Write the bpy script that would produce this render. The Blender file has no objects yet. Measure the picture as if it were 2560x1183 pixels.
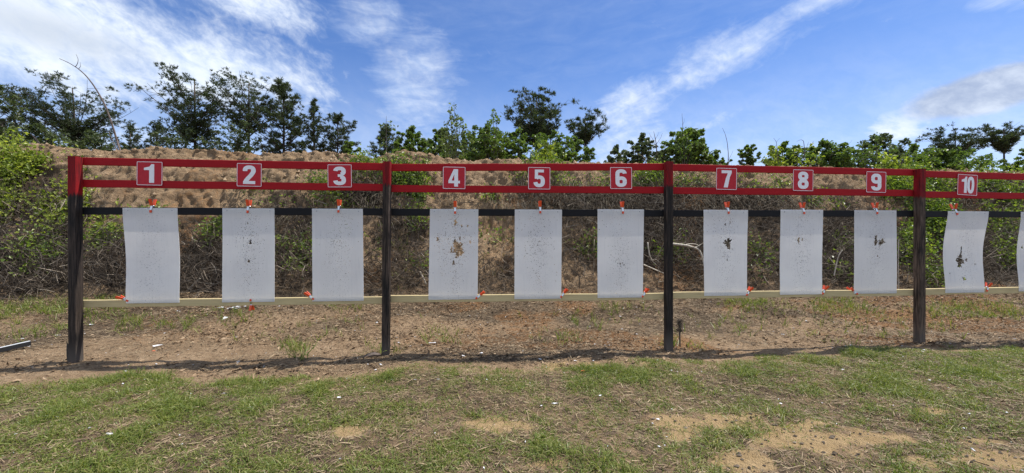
import bpy, math
import numpy as np
from mathutils import Vector

# ------------------------------------------------------------------ camera
SC = bpy.context.scene
COL = SC.collection
F = 962.0            # focal length in pixels of the 2560 px wide photograph
CZ = 1.51            # eye height
cam_d = bpy.data.cameras.new('camera')
cam = bpy.data.objects.new('camera', cam_d)
COL.objects.link(cam)
cam.location = (0, 0, CZ)
cam.rotation_euler = (math.radians(90), 0, 0)
cam_d.sensor_width = 36.0
cam_d.lens = 36.0 * F / 2560.0
cam_d.clip_start = 0.05
cam_d.clip_end = 3000
SC.camera = cam
SC.cycles.max_bounces = 6
SC.cycles.diffuse_bounces = 3
SC.cycles.glossy_bounces = 2
SC.cycles.transmission_bounces = 3

# ------------------------------------------------------------------ sun and sky
SUN = Vector((1.06, 0.45, 2.45)).normalized()
EL = math.asin(SUN.z)
AZ = math.atan2(SUN.x, SUN.y)
sun_d = bpy.data.lights.new('sun', 'SUN')
sun_d.energy = 4.3
sun_d.angle = math.radians(0.53)
sun_d.color = (1.0, 0.95, 0.87)
sun = bpy.data.objects.new('sun', sun_d)
COL.objects.link(sun)
sun.location = (20, 8, 45)
sun.rotation_euler = SUN.to_track_quat('Z', 'Y').to_euler()

SC.view_settings.view_transform = 'Standard'
SC.view_settings.look = 'None'
SC.view_settings.exposure = 0.66
SC.view_settings.gamma = 1.0
SC.view_settings.use_curve_mapping = False


class NT:
    """small helper round a node tree"""
    def __init__(s, tree):
        s.t = tree
        s.n = tree.nodes
        s.l = tree.links

    def node(s, typ, **kw):
        n = s.n.new(typ)
        for k, v in kw.items():
            setattr(n, k, v)
        return n

    def put(s, sock, v):
        if isinstance(v, bpy.types.NodeSocket):
            s.l.new(v, sock)
        else:
            sock.default_value = v

    def m(s, op, a, b=0.0, c=0.0, clamp=False):
        n = s.node('ShaderNodeMath', operation=op, use_clamp=clamp)
        s.put(n.inputs[0], a)
        s.put(n.inputs[1], b)
        s.put(n.inputs[2], c)
        return n.outputs[0]

    def noise(s, vec, scale, detail=4.0, rough=0.55, dist=0.0, out=0):
        n = s.node('ShaderNodeTexNoise')
        if vec is not None:
            s.put(n.inputs['Vector'], vec)
        n.inputs['Scale'].default_value = scale
        n.inputs['Detail'].default_value = detail
        n.inputs['Roughness'].default_value = rough
        n.inputs['Distortion'].default_value = dist
        return n.outputs[out]

    def step(s, v, lo, hi, a=0.0, b=1.0):
        n = s.node('ShaderNodeMapRange', interpolation_type='SMOOTHSTEP')
        s.put(n.inputs[0], v)
        n.inputs[1].default_value = lo
        n.inputs[2].default_value = hi
        n.inputs[3].default_value = a
        n.inputs[4].default_value = b
        return n.outputs[0]

    def mix(s, f, a, b):
        n = s.node('ShaderNodeMix', data_type='RGBA')
        s.put(n.inputs[0], f)
        s.put(n.inputs[6], a if isinstance(a, bpy.types.NodeSocket) else (*a, 1))
        s.put(n.inputs[7], b if isinstance(b, bpy.types.NodeSocket) else (*b, 1))
        return n.outputs[2]

    def ramp(s, f, stops):
        n = s.node('ShaderNodeValToRGB')
        s.put(n.inputs[0], f)
        e = n.color_ramp.elements
        while len(e) < len(stops):
            e.new(0.5)
        for q, (p, c) in zip(e, stops):
            q.position = p
            q.color = (*c, 1)
        return n.outputs[0]

    def comb(s, x, y, z=0.0):
        n = s.node('ShaderNodeCombineXYZ')
        s.put(n.inputs[0], x)
        s.put(n.inputs[1], y)
        s.put(n.inputs[2], z)
        return n.outputs[0]

    def sep(s, v):
        n = s.node('ShaderNodeSeparateXYZ')
        s.put(n.inputs[0], v)
        return n.outputs


def build_world():
    w = bpy.data.worlds.new('World')
    SC.world = w
    w.use_nodes = True
    w.cycles.sampling_method = 'MANUAL'
    w.cycles.sample_map_resolution = 512
    w.node_tree.nodes.clear()
    N = NT(w.node_tree)
    sky = N.node('ShaderNodeTexSky', sky_type='NISHITA', sun_disc=False)
    sky.sun_elevation = EL
    sky.sun_rotation = AZ
    sky.altitude = 60
    sky.air_density = 1.0
    sky.dust_density = 0.25
    sky.ozone_density = 3.0
    d = N.node('ShaderNodeTexCoord').outputs['Generated']
    x, y, z = N.sep(d)
    az = N.m('ARCTAN2', x, y)
    hor = N.m('SQRT', N.m('ADD', N.m('MULTIPLY', x, x), N.m('MULTIPLY', y, y)))
    el = N.m('ARCTAN2', z, hor)
    # a flat cloud deck seen in perspective
    zz = N.m('MAXIMUM', N.m('ADD', z, 0.10), 0.04)
    P = N.comb(N.m('DIVIDE', x, zz), N.m('DIVIDE', y, zz), 0.0)
    broad = N.noise(P, 0.55, 4, 0.5, 0.4)

    def dirn(sx, sz, rot, scale, det, rough, dist, seed):
        """noise over bearing and elevation, drawn out along one direction"""
        c, s_ = math.cos(math.radians(rot)), math.sin(math.radians(rot))
        u = N.m('ADD', N.m('MULTIPLY', az, c), N.m('MULTIPLY', el, s_))
        v = N.m('SUBTRACT', N.m('MULTIPLY', el, c), N.m('MULTIPLY', az, s_))
        return N.noise(N.comb(N.m('MULTIPLY', u, sx), N.m('MULTIPLY', v, sz), seed), scale, det, rough, dist)
    puffs = dirn(1.0, 1.7, -14, 8.0, 6, 0.62, 0.35, 1.7)
    flecks = dirn(1.0, 1.5, -25, 34.0, 4, 0.62, 0.4, 4.2)
    bands = dirn(1.0, 3.8, 3, 9.0, 6, 0.6, 0.5, 7.1)
    diag = dirn(0.8, 2.2, 17, 10.0, 6, 0.62, 0.5, 9.4)

    def blob(azc, elc, ra, re, tilt=0.0, hard=0.1):
        """soft oval round a compass bearing and an elevation (degrees)"""
        u = N.m('SUBTRACT', az, math.radians(azc))
        v = N.m('SUBTRACT', el, math.radians(elc))
        c, s_ = math.cos(math.radians(tilt)), math.sin(math.radians(tilt))
        uu = N.m('DIVIDE', N.m('ADD', N.m('MULTIPLY', u, c), N.m('MULTIPLY', v, s_)), math.radians(ra))
        vv = N.m('DIVIDE', N.m('SUBTRACT', N.m('MULTIPLY', v, c), N.m('MULTIPLY', u, s_)), math.radians(re))
        r = N.m('SQRT', N.m('ADD', N.m('MULTIPLY', uu, uu), N.m('MULTIPLY', vv, vv)))
        return N.step(r, 1.25, hard)

    def mx(*a_):
        r = a_[0]
        for q in a_[1:]:
            r = N.m('MAXIMUM', r, q)
        return r

    def k(v, f):
        return N.m('MULTIPLY', v, f)

    def plus(*a_):
        r = a_[0]
        for q in a_[1:]:
            r = N.m('ADD', r, q)
        return r
    left = mx(blob(-52, 19, 21, 10, -5, 0.0), blob(-38, 18.5, 17, 6.5, 0, 0.0), blob(-72, 24, 26, 16, 0, .4), k(blob(-34, 27, 11, 3.4, 0), 0.78), k(blob(-45, 10, 16, 4), 0.6))
    pm = N.step(plus(k(left, 0.58), k(puffs, 0.66), k(flecks, 0.42)), 0.56, 1.18)
    mid = mx(k(blob(-14, 20, 9.5, 13, 0), 0.86), k(blob(-20, 28, 8, 5), 0.8), k(blob(-12, 13.5, 12, 5), 0.8))
    bm = k(N.step(plus(k(mid, 0.60), k(bands, 0.66), k(flecks, 0.14)), 0.50, 1.30), 0.85)
    streak = mx(k(blob(28, 22.0, 15, 4.2, 16, 0), .95), k(blob(39, 26, 9, 3, 12), .8), k(blob(17, 17.5, 10, 5.2, 22), .98), k(blob(18, 12.5, 14, 6, 5), 0.9), k(blob(28, 15, 9, 2.2, 12), .6))
    sm = k(N.step(plus(k(streak, 0.62), k(diag, 0.78), k(flecks, 0.22)), 0.60, 1.42), 0.92)
    right = mx(k(blob(40, 10, 24, 5), 0.55), k(blob(47, 16.5, 16, 1.8, 5), 0.5), k(blob(52, 20.6, 5, 2.2, -10), 0.9))
    rm = k(N.step(plus(k(right, 0.62), k(diag, 0.7)), 0.62, 1.25), 0.8)
    white_puff = k(blob(44.5, 11.0, 4.5, 2.6, 0, 0.2), N.step(puffs, 0.35, 0.6))
    cum = mx(blob(51, 13.4, 7.5, 2.7, 6, 0.35), blob(61, 14, 12, 5, 0, 0.35))
    cm = N.step(plus(k(cum, 0.66), k(puffs, 0.5), k(flecks, 0.2)), 0.66, 0.95)
    # rest of the sky: unseen broken cloud, coverage raised to add fill light
    deck = N.noise(P, 2.6, 5, 0.62, 0.25)
    rest = mx(N.step(y, 0.30, -0.15), N.step(el, 0.60, 0.85), N.step(N.m('ABSOLUTE', az), 1.05, 1.4))
    om = k(N.m('MULTIPLY', rest, N.step(plus(k(broad, 0.5), k(deck, 0.6)), 0.38, 0.62)), 0.92)
    low = mx(k(N.step(el, 0.46, 0.04), 0.55), k(N.step(plus(k(bands, .5), k(broad, .6)), 0.40, 0.72), 0.10))
    mask = mx(k(pm, 0.95), bm, sm, rm, om, low, k(white_puff, 0.9))
    tint = N.node('ShaderNodeMix', data_type='RGBA', blend_type='MULTIPLY')
    tint.inputs[0].default_value = 1.0
    N.put(tint.inputs[6], sky.outputs[0])
    tint.inputs[7].default_value = (0.55, 0.715, 0.99, 1)
    white = N.mix(N.step(plus(k(puffs, .6), k(flecks, .4)), 0.35, 0.68), (4.4, 5.3, 6.9), (6.5, 6.95, 7.5))
    c1 = N.mix(mask, tint.outputs[2], white)
    grey = N.mix(N.step(plus(k(puffs, .7), k(flecks, .3)), 0.40, 0.72), (2.7, 3.2, 4.3), (5.2, 5.7, 6.5))
    c2 = N.mix(k(cm, 0.85), c1, grey)
    gl = N.m('MULTIPLY', blob(-50, 18.8, 8.5, 2.3, -3), N.step(puffs, 0.25, 0.6))
    c3 = N.mix(k(gl, 0.75), c2, (4.0, 4.5, 5.3))
    bg = N.node('ShaderNodeBackground')
    N.put(bg.inputs[0], c3)
    bg.inputs[1].default_value = 0.10
    out = N.node('ShaderNodeOutputWorld')
    N.l.new(bg.outputs[0], out.inputs[0])


build_world()

# ------------------------------------------------------------------ helpers
RNG = np.random.default_rng(11)


def hash2(ix, iy, seed):
    h = (ix.astype(np.int64) * 374761393 + iy.astype(np.int64) * 668265263 + seed * 1442695041) & 0xFFFFFFFF
    h = ((h ^ (h >> 13)) * 1274126177) & 0xFFFFFFFF
    h = h ^ (h >> 16)
    return (h & 0xFFFFFF) / float(0xFFFFFF)


def vnoise(x, y, seed=0):
    x = np.asarray(x, float)
    y = np.asarray(y, float)
    ix = np.floor(x)
    iy = np.floor(y)
    fx = x - ix
    fy = y - iy
    fx = fx * fx * (3 - 2 * fx)
    fy = fy * fy * (3 - 2 * fy)
    a = hash2(ix, iy, seed)
    b = hash2(ix + 1, iy, seed)
    c = hash2(ix, iy + 1, seed)
    d = hash2(ix + 1, iy + 1, seed)
    return (a * (1 - fx) + b * fx) * (1 - fy) + (c * (1 - fx) + d * fx) * fy


def fbm(x, y, seed=0, oct_=4, gain=0.5):
    r = 0
    amp = 1.0
    tot = 0
    for o in range(oct_):
        r = r + amp * vnoise(x * 2 ** o + 17.3 * o, y * 2 ** o - 9.1 * o, seed + o)
        tot += amp
        amp *= gain
    return r / tot


def sstep(v, lo, hi):
    t = np.clip((v - lo) / (hi - lo), 0, 1)
    return t * t * (3 - 2 * t)


class Acc:
    """collects vertices and faces, then becomes ONE mesh"""
    def __init__(s):
        s.v = []
        s.q = []
        s.t = []
        s.n = 0

    def add(s, V, quads=None, tris=None):
        V = np.asarray(V, float).reshape(-1, 3)
        s.v.append(V)
        if quads is not None and len(quads):
            s.q.append(np.asarray(quads, np.int64).reshape(-1, 4) + s.n)
        if tris is not None and len(tris):
            s.t.append(np.asarray(tris, np.int64).reshape(-1, 3) + s.n)
        s.n += len(V)

    def box(s, lo, hi):
        x0, y0, z0 = lo
        x1, y1, z1 = hi
        V = [(x0, y0, z0), (x1, y0, z0), (x1, y1, z0), (x0, y1, z0), (x0, y0, z1), (x1, y0, z1), (x1, y1, z1), (x0, y1, z1)]
        Q = [(0, 3, 2, 1), (4, 5, 6, 7), (0, 1, 5, 4), (1, 2, 6, 5), (2, 3, 7, 6), (3, 0, 4, 7)]
        s.add(V, Q)

    def tube(s, pts, rad, sides=5, cap=True):
        pts = np.asarray(pts, float)
        K = len(pts)
        rad = np.broadcast_to(np.asarray(rad, float), (K,))
        tan = np.gradient(pts, axis=0)
        tan /= np.linalg.norm(tan, axis=1)[:, None] + 1e-9
        ref = np.array([0.31, 0.17, 0.93]) if abs(tan[0][2]) < 0.8 else np.array([0.97, 0.2, 0.1])
        u = np.cross(tan, ref)
        u /= np.linalg.norm(u, axis=1)[:, None] + 1e-9
        w = np.cross(tan, u)
        ang = np.arange(sides) * 2 * math.pi / sides
        V = pts[:, None, :] + rad[:, None, None] * (np.cos(ang)[None, :, None] * u[:, None, :] + np.sin(ang)[None, :, None] * w[:, None, :])
        i = np.arange(K - 1)[:, None] * sides
        j = np.arange(sides)[None, :]
        j2 = (j + 1) % sides
        Q = np.stack([i + j, i + j2, i + sides + j2, i + sides + j], -1).reshape(-1, 4)
        V = V.reshape(-1, 3)
        T = None
        if cap:
            V = np.vstack([V, pts[0], pts[-1]])
            b, e = K * sides, K * sides + 1
            T = [(b, (q + 1) % sides, q) for q in range(sides)] + [(e, (K - 1) * sides + q, (K - 1) * sides + (q + 1) % sides) for q in range(sides)]
        s.add(V, Q, T)

    def build(s, name, mat, parent=None, smooth=False):
        V = np.concatenate(s.v)
        me = bpy.data.meshes.new(name)
        q = np.concatenate(s.q) if s.q else np.zeros((0, 4), np.int64)
        t = np.concatenate(s.t) if s.t else np.zeros((0, 3), np.int64)
        me.vertices.add(len(V))
        me.vertices.foreach_set('co', V.astype(np.float32).ravel())
        nl = q.size + t.size
        me.loops.add(nl)
        me.loops.foreach_set('vertex_index', np.concatenate([q.ravel(), t.ravel()]).astype(np.int32))
        npoly = len(q) + len(t)
        me.polygons.add(npoly)
        st = np.concatenate([np.arange(len(q)) * 4, q.size + np.arange(len(t)) * 3]).astype(np.int32)
        me.polygons.foreach_set('loop_start', st)
        me.polygons.foreach_set('use_smooth', np.full(npoly, smooth, bool))
        me.update(calc_edges=True)
        me.validate()
        if mat is not None:
            me.materials.append(mat)
        o = bpy.data.objects.new(name, me)
        COL.objects.link(o)
        if parent is not None:
            o.parent = parent
        return o


def tag(o, label=None, cat=None, group=None, kind=None):
    if label:
        o['label'] = label
    if cat:
        o['category'] = cat
    if group:
        o['group'] = group
    if kind:
        o['kind'] = kind
    return o


def empty(name, loc):
    o = bpy.data.objects.new(name, None)
    o.empty_display_size = 0.1
    COL.objects.link(o)
    o.location = loc
    return o


def bevel(o, w, seg=2):
    b = o.modifiers.new('bevel', 'BEVEL')
    b.width = w
    b.segments = seg
    b.limit_method = 'ANGLE'
    return o


def proj(Pt):
    """where a point falls in the 2560 px photograph (used to read positions off it)"""
    return 1280 + Pt[..., 0] / Pt[..., 1] * F, 591.5 - (Pt[..., 2] - CZ) / Pt[..., 1] * F


def at(px, py, Y):
    return np.array([(px - 1280) / F * Y, Y, CZ - (py - 591.5) / F * Y])


# ------------------------------------------------------------------ materials
def mat_new(name):
    m = bpy.data.materials.new(name)
    m.use_nodes = True
    m.node_tree.nodes.clear()
    N = NT(m.node_tree)
    out = N.node('ShaderNodeOutputMaterial')
    b = N.node('ShaderNodeBsdfPrincipled')
    N.l.new(b.outputs[0], out.inputs[0])
    return m, N, b, out


def set_bump(N, b, h, strength, dist):
    bm = N.node('ShaderNodeBump')
    bm.inputs['Strength'].default_value = strength
    bm.inputs['Distance'].default_value = dist
    N.put(bm.inputs['Height'], h)
    N.l.new(bm.outputs[0], b.inputs['Normal'])


def obj_co(N):
    return N.node('ShaderNodeTexCoord').outputs['Object']


def scaled(N, v, s):
    n = N.node('ShaderNodeMapping')
    N.put(n.inputs[0], v)
    n.inputs['Scale'].default_value = s
    return n.outputs[0]


def leaf_mat(name, stops, rough=0.55, trans=0.3, tcol=None, spec=0.3):
    m, N, b, out = mat_new(name)
    isl = N.node('ShaderNodeNewGeometry').outputs['Random Per Island']
    pos = N.node('ShaderNodeNewGeometry').outputs['Position']
    v = N.m('ADD', N.m('MULTIPLY', isl, 0.7), N.m('MULTIPLY', N.noise(pos, 0.9, 3), 0.3))
    c = N.ramp(v, stops)
    N.put(b.inputs['Base Color'], c)
    b.inputs['Roughness'].default_value = rough
    b.inputs['Specular IOR Level'].default_value = spec
    if trans:
        tr = N.node('ShaderNodeBsdfTranslucent')
        bright = N.node('ShaderNodeMix', data_type='RGBA', blend_type='MULTIPLY')
        bright.inputs[0].default_value = 1
        N.put(bright.inputs[6], c)
        bright.inputs[7].default_value = (*(tcol or (1.5, 1.6, 0.7)), 1)
        N.put(tr.inputs[0], bright.outputs[2])
        mx = N.node('ShaderNodeMixShader')
        mx.inputs[0].default_value = trans
        N.l.new(b.outputs[0], mx.inputs[1])
        N.l.new(tr.outputs[0], mx.inputs[2])
        N.l.new(mx.outputs[0], out.inputs[0])
    return m


def bark_mat(name, a, c):
    m, N, b, out = mat_new(name)
    co = obj_co(N)
    n = N.noise(scaled(N, co, (6, 6, 1.2)), 3, 5, 0.6)
    N.put(b.inputs['Base Color'], N.mix(N.step(n, 0.35, 0.65), a, c))
    b.inputs['Roughness'].default_value = 0.9
    set_bump(N, b, n, 0.6, 0.03)
    return m


M = {}
M['pine'] = leaf_mat('pine_needles', [(0.0, (0.028, 0.040, 0.020)), (0.45, (0.050, 0.068, 0.032)), (0.8, (0.080, 0.10, 0.046)), (1.0, (0.12, 0.14, 0.07))], 0.5, 0.25, (1.2, 1.4, 0.6))
M['oak'] = leaf_mat('broad_leaves', [(0.0, (0.045, 0.08, 0.022)), (0.5, (0.095, 0.145, 0.036)), (0.85, (0.15, 0.205, 0.056)), (1.0, (0.21, 0.26, 0.09))], 0.4, 0.36)
M['sapling'] = leaf_mat('sapling_leaves', [(0.0, (0.07, 0.10, 0.035)), (0.6, (0.12, 0.16, 0.06)), (1.0, (0.2, 0.24, 0.10))], 0.4, 0.35)
M['dim'] = leaf_mat('grey_green_leaves', [(0.0, (0.045, 0.068, 0.03)), (0.6, (0.09, 0.118, 0.052)), (1.0, (0.15, 0.175, 0.09))], 0.45, 0.25)
M['lime'] = leaf_mat('young_leaves', [(0.0, (0.08, 0.125, 0.02)), (0.4, (0.17, 0.22, 0.034)), (0.75, (0.29, 0.33, 0.055)), (1.0, (0.42, 0.44, 0.10))], 0.4, 0.42)
M['vine'] = leaf_mat('vine_leaves', [(0.0, (0.04, 0.07, 0.016)), (0.35, (0.09, 0.14, 0.028)), (0.7, (0.18, 0.235, 0.042)), (1.0, (0.30, 0.34, 0.08))], 0.4, 0.42)
M['grass'] = leaf_mat('grass_blades', [(0.0, (0.06, 0.09, 0.018)), (0.35, (0.115, 0.155, 0.030)), (0.65, (0.18, 0.21, 0.048)), (0.85, (0.27, 0.255, 0.09)), (1.0, (0.42, 0.35, 0.19))], 0.45, 0.32)
M['straw'] = leaf_mat('dry_straw', [(0.0, (0.05, 0.036, 0.022)), (0.3, (0.12, 0.085, 0.05)), (0.6, (0.21, 0.152, 0.09)), (0.85, (0.34, 0.26, 0.16)), (1.0, (0.52, 0.44, 0.32))], 0.7, 0.0)
M['chips'] = leaf_mat('leaf_and_bark_chips', [(0.0, (0.04, 0.026, 0.016)), (0.3, (0.125, 0.08, 0.046)), (0.6, (0.23, 0.152, 0.088)), (0.88, (0.37, 0.27, 0.175)), (1.0, (0.60, 0.52, 0.43))], 0.8, 0.0)
M['twig'] = leaf_mat('dead_twigs', [(0.0, (0.022, 0.016, 0.012)), (0.4, (0.075, 0.057, 0.041)), (0.75, (0.165, 0.13, 0.096)), (1.0, (0.46, 0.40, 0.32))], 0.85, 0.0)
M['drygrass'] = leaf_mat('dry_hanging_grass', [(0.0, (0.07, 0.058, 0.04)), (0.5, (0.14, 0.12, 0.085)), (1.0, (0.26, 0.22, 0.16))], 0.8, 0.1, (1.1, 1.0, 0.8))
M['litter'] = leaf_mat('plastic_chips', [(0.0, (0.45, 0.45, 0.46)), (1.0, (0.8, 0.8, 0.82))], 0.5, 0.0)
M['clod'] = leaf_mat('earth_clods', [(0.0, (0.22, 0.15, 0.092)), (1.0, (0.42, 0.305, 0.195))], 0.95, 0.0)
M['bark'] = bark_mat('pine_bark', (0.030, 0.022, 0.017), (0.075, 0.058, 0.045))
M['bark2'] = bark_mat('grey_bark', (0.06, 0.05, 0.04), (0.14, 0.12, 0.10))
M['deadwood'] = bark_mat('bleached_wood', (0.30, 0.26, 0.20), (0.55, 0.49, 0.40))
M['deadpole'] = bark_mat('dead_sapling_wood', (0.07, 0.05, 0.042), (0.15, 0.115, 0.095))


def earth_mat(name):
    """sandy ground: colours by what lies there and painted brush shade (attributes), broken up by noise"""
    m, N, b, out = mat_new(name)
    pos = N.node('ShaderNodeNewGeometry').outputs['Position']

    def att(n_):
        a = N.node('ShaderNodeAttribute')
        a.attribute_name = n_
        return a.outputs['Fac']
    n1 = N.noise(pos, 1.6, 6, 0.6)
    n2 = N.noise(pos, 9.0, 6, 0.65)
    n3 = N.noise(pos, 46.0, 4, 0.65)
    n4 = N.noise(pos, 150.0, 3, 0.6)
    dirt = N.ramp(N.m('ADD', N.m('MULTIPLY', n2, 0.6), N.m('MULTIPLY', n1, 0.4)), [(0.32, (0.20, 0.132, 0.078)), (0.5, (0.32, 0.22, 0.134)), (0.68, (0.45, 0.325, 0.21))])
    sand = N.ramp(n2, [(0.3, (0.36, 0.245, 0.12)), (0.7, (0.52, 0.37, 0.20))])
    mulch = N.ramp(N.m('ADD', N.m('MULTIPLY', n3, 0.7), N.m('MULTIPLY', n2, 0.3)), [(0.3, (0.045, 0.032, 0.022)), (0.55, (0.115, 0.083, 0.056)), (0.75, (0.24, 0.18, 0.125))])
    rust = N.ramp(n3, [(0.3, (0.20, 0.095, 0.04)), (0.7, (0.34, 0.18, 0.08))])
    brk = N.m('SUBTRACT', N.m('ADD', n2, N.m('MULTIPLY', n3, 0.5)), 0.75)

    def w(n_, k=1.0):
        return N.step(N.m('ADD', att(n_), N.m('MULTIPLY', brk, k)), 0.3, 0.7)
    c = N.mix(N.m('MULTIPLY', w('sandy', 1.9), 0.95), dirt, sand)
    c = N.mix(w('mulch', 1.4), c, mulch)
    mould_shade = N.ramp(n3, [(0.3, (0.018, 0.013, 0.009)), (0.75, (0.065, 0.048, 0.034))])  # dark leaf mould, deepened to paint in the shade inside the brush
    c = N.mix(N.m('MULTIPLY', N.step(N.m('ADD', att('mould_shade'), N.m('MULTIPLY', brk, 0.8)), 0.25, 0.75), 0.9), c, mould_shade)
    c = N.mix(N.m('MULTIPLY', w('rusty', 1.6), 0.75), c, rust)
    sp = N.step(n4, 0.58, 0.72)
    c = N.mix(N.m('MULTIPLY', sp, 0.35), c, (0.46, 0.37, 0.26))
    sd = N.step(n4, 0.42, 0.30)
    c = N.mix(N.m('MULTIPLY', sd, 0.4), c, (0.09, 0.066, 0.045))
    N.put(b.inputs['Base Color'], c)
    b.inputs['Roughness'].default_value = 0.97
    b.inputs['Specular IOR Level'].default_value = 0.1
    h = N.m('ADD', N.m('MULTIPLY', n2, 0.6), N.m('ADD', N.m('MULTIPLY', n3, 0.35), N.m('MULTIPLY', n4, 0.12)))
    set_bump(N, b, h, 1.0, 0.16)
    return m


M['earth'] = earth_mat('sandy_earth')


def paint_wood(name, col, worn, amount=0.5, rough=0.6, axis='X'):
    m, N, b, out = mat_new(name)
    co = obj_co(N)
    info = N.node('ShaderNodeObjectInfo').outputs['Random']
    off = N.node('ShaderNodeVectorMath', operation='ADD')
    N.put(off.inputs[0], co)
    N.put(off.inputs[1], N.comb(N.m('MULTIPLY', info, 37.0), 0.0, N.m('MULTIPLY', info, 11.0)))
    co = off.outputs[0]
    s = (0.8, 14, 14) if axis == 'X' else (14, 14, 0.8)
    g = N.noise(scaled(N, co, s), 5, 6, 0.62, 0.4)
    big = N.noise(co, 2.3, 4, 0.6)
    knots = N.noise(co, 9.0, 2, 0.5)
    v = N.m('ADD', N.m('MULTIPLY', g, 0.6), N.m('MULTIPLY', big, 0.4))
    c = N.mix(N.step(v, 0.35, 0.75), col, tuple(k * 0.72 for k in col))
    c = N.mix(N.m('MULTIPLY', N.step(v, 0.56, 0.74), amount), c, worn)
    c = N.mix(N.m('MULTIPLY', N.step(knots, 0.70, 0.76), 0.6), c, tuple(k * 0.45 for k in col))
    N.put(b.inputs['Base Color'], c)
    b.inputs['Roughness'].default_value = rough
    b.inputs['Specular IOR Level'].default_value = 0.15
    set_bump(N, b, g, 0.35, 0.004)
    return m


M['red'] = paint_wood('red_painted_wood', (0.36, 0.011, 0.016), (0.44, 0.035, 0.04), 0.5, 0.7)
M['blackrail'] = paint_wood('black_painted_wood', (0.012, 0.012, 0.014), (0.022, 0.022, 0.024), 0.4, 0.6)
M['lumber'] = paint_wood('treated_lumber', (0.56, 0.45, 0.245), (0.42, 0.32, 0.165), 0.6, 0.75)


def post_material():
    m, N, b, out = mat_new('post_paint')
    co = obj_co(N)
    x, y, z = N.sep(co)
    info = N.node('ShaderNodeObjectInfo').outputs['Random']
    sh = N.comb(N.m('MULTIPLY', info, 23.0), N.m('MULTIPLY', info, 7.0), 0.0)
    va = N.node('ShaderNodeVectorMath', operation='ADD')
    N.put(va.inputs[0], co)
    N.put(va.inputs[1], sh)
    cs = va.outputs[0]
    g = N.noise(scaled(N, cs, (26, 26, 1.3)), 3, 6, 0.65, 0.5)
    big = N.noise(scaled(N, cs, (3, 3, 1)), 2.2, 4, 0.6)
    ra = N.node('ShaderNodeAttribute', attribute_type='OBJECT')
    ra.attribute_name = 'red_from'
    fa = N.node('ShaderNodeAttribute', attribute_type='OBJECT')
    fa.attribute_name = 'fade'
    black = N.mix(N.step(g, 0.35, 0.7), (0.009, 0.009, 0.009), (0.028, 0.024, 0.022))
    brown = N.mix(N.step(g, 0.3, 0.7), (0.055, 0.037, 0.027), (0.17, 0.118, 0.088))
    c = N.mix(N.m('MULTIPLY', fa.outputs['Fac'], N.step(N.m('ADD', g, big), 0.65, 1.2)), black, brown)
    # bare wood along arrises where the paint has gone
    edge = N.m('MAXIMUM', N.step(N.m('ABSOLUTE', x), 0.040, 0.0445), N.step(N.m('ABSOLUTE', y), 0.040, 0.0445))
    both = N.m('MULTIPLY', N.step(N.m('ABSOLUTE', x), 0.038, 0.044), N.step(N.m('ABSOLUTE', y), 0.038, 0.044))
    c = N.mix(N.m('MULTIPLY', both, N.m('MULTIPLY', N.step(big, 0.4, 0.65), 0.8)), c, (0.22, 0.16, 0.125))
    # soil-grey foot
    c = N.mix(N.m('MULTIPLY', N.step(N.m('ADD', z, N.m('MULTIPLY', g, 0.3)), 0.45, 0.12), 0.6), c, (0.13, 0.11, 0.095))
    rz = N.m('SUBTRACT', z, ra.outputs['Fac'])
    redm = N.step(N.m('ADD', rz, N.m('MULTIPLY', N.m('SUBTRACT', g, 0.5), 0.22)), -0.02, 0.02)
    red = N.mix(N.step(N.m('ADD', g, N.m('MULTIPLY', big, 0.6)), 0.6, 1.05), (0.26, 0.010, 0.013), (0.075, 0.008, 0.010))
    c = N.mix(redm, c, red)
    N.put(b.inputs['Base Color'], c)
    b.inputs['Roughness'].default_value = 0.75
    b.inputs['Specular IOR Level'].default_value = 0.15
    set_bump(N, b, g, 0.5, 0.006)
    return m


M['post'] = post_material()


def plastic_sheet():
    m, N, b, out = mat_new('white_corrugated_plastic')
    co = obj_co(N)
    x, y, z = N.sep(co)
    info = N.node('ShaderNodeObjectInfo').outputs['Random']
    cs = N.comb(N.m('ADD', x, N.m('MULTIPLY', info, 31.0)), y, N.m('ADD', z, N.m('MULTIPLY', info, 17.0)))
    streak = N.noise(scaled(N, cs, (30, 1, 1.6)), 1.6, 5, 0.6)
    blot = N.noise(cs, 3.0, 5, 0.6)
    spk = N.noise(cs, 70.0, 2, 0.5)
    mid = N.step(N.m('ABSOLUTE', x), 0.24, 0.05)
    c = N.mix(N.step(blot, 0.3, 0.75), (0.94, 0.93, 0.91), (0.87, 0.86, 0.85))
    c = N.mix(N.m('MULTIPLY', N.step(streak, 0.5, 0.75), 0.25), c, (0.60, 0.61, 0.63))
    c = N.mix(N.m('MULTIPLY', N.m('MULTIPLY', N.step(spk, 0.60, 0.68), mid), 0.55), c, (0.33, 0.33, 0.34))
    c = N.mix(N.m('MULTIPLY', info, 0.20), c, (0.52, 0.52, 0.53))
    N.put(b.inputs['Base Color'], c)
    b.inputs['Roughness'].default_value = 0.42
    b.inputs['Specular IOR Level'].default_value = 0.35
    wv = N.m('SINE', N.m('MULTIPLY', x, 900.0))
    set_bump(N, b, N.m('ADD', N.m('MULTIPLY', wv, 0.12), N.m('MULTIPLY', streak, 0.5)), 0.12, 0.004)
    tr = N.node('ShaderNodeBsdfTranslucent')
    N.put(tr.inputs[0], c)
    mx = N.node('ShaderNodeMixShader')
    mx.inputs[0].default_value = 0.46
    N.l.new(b.outputs[0], mx.inputs[1])
    N.l.new(tr.outputs[0], mx.inputs[2])
    N.l.new(mx.outputs[0], out.inputs[0])
    return m


M['sheet'] = plastic_sheet()


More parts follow.
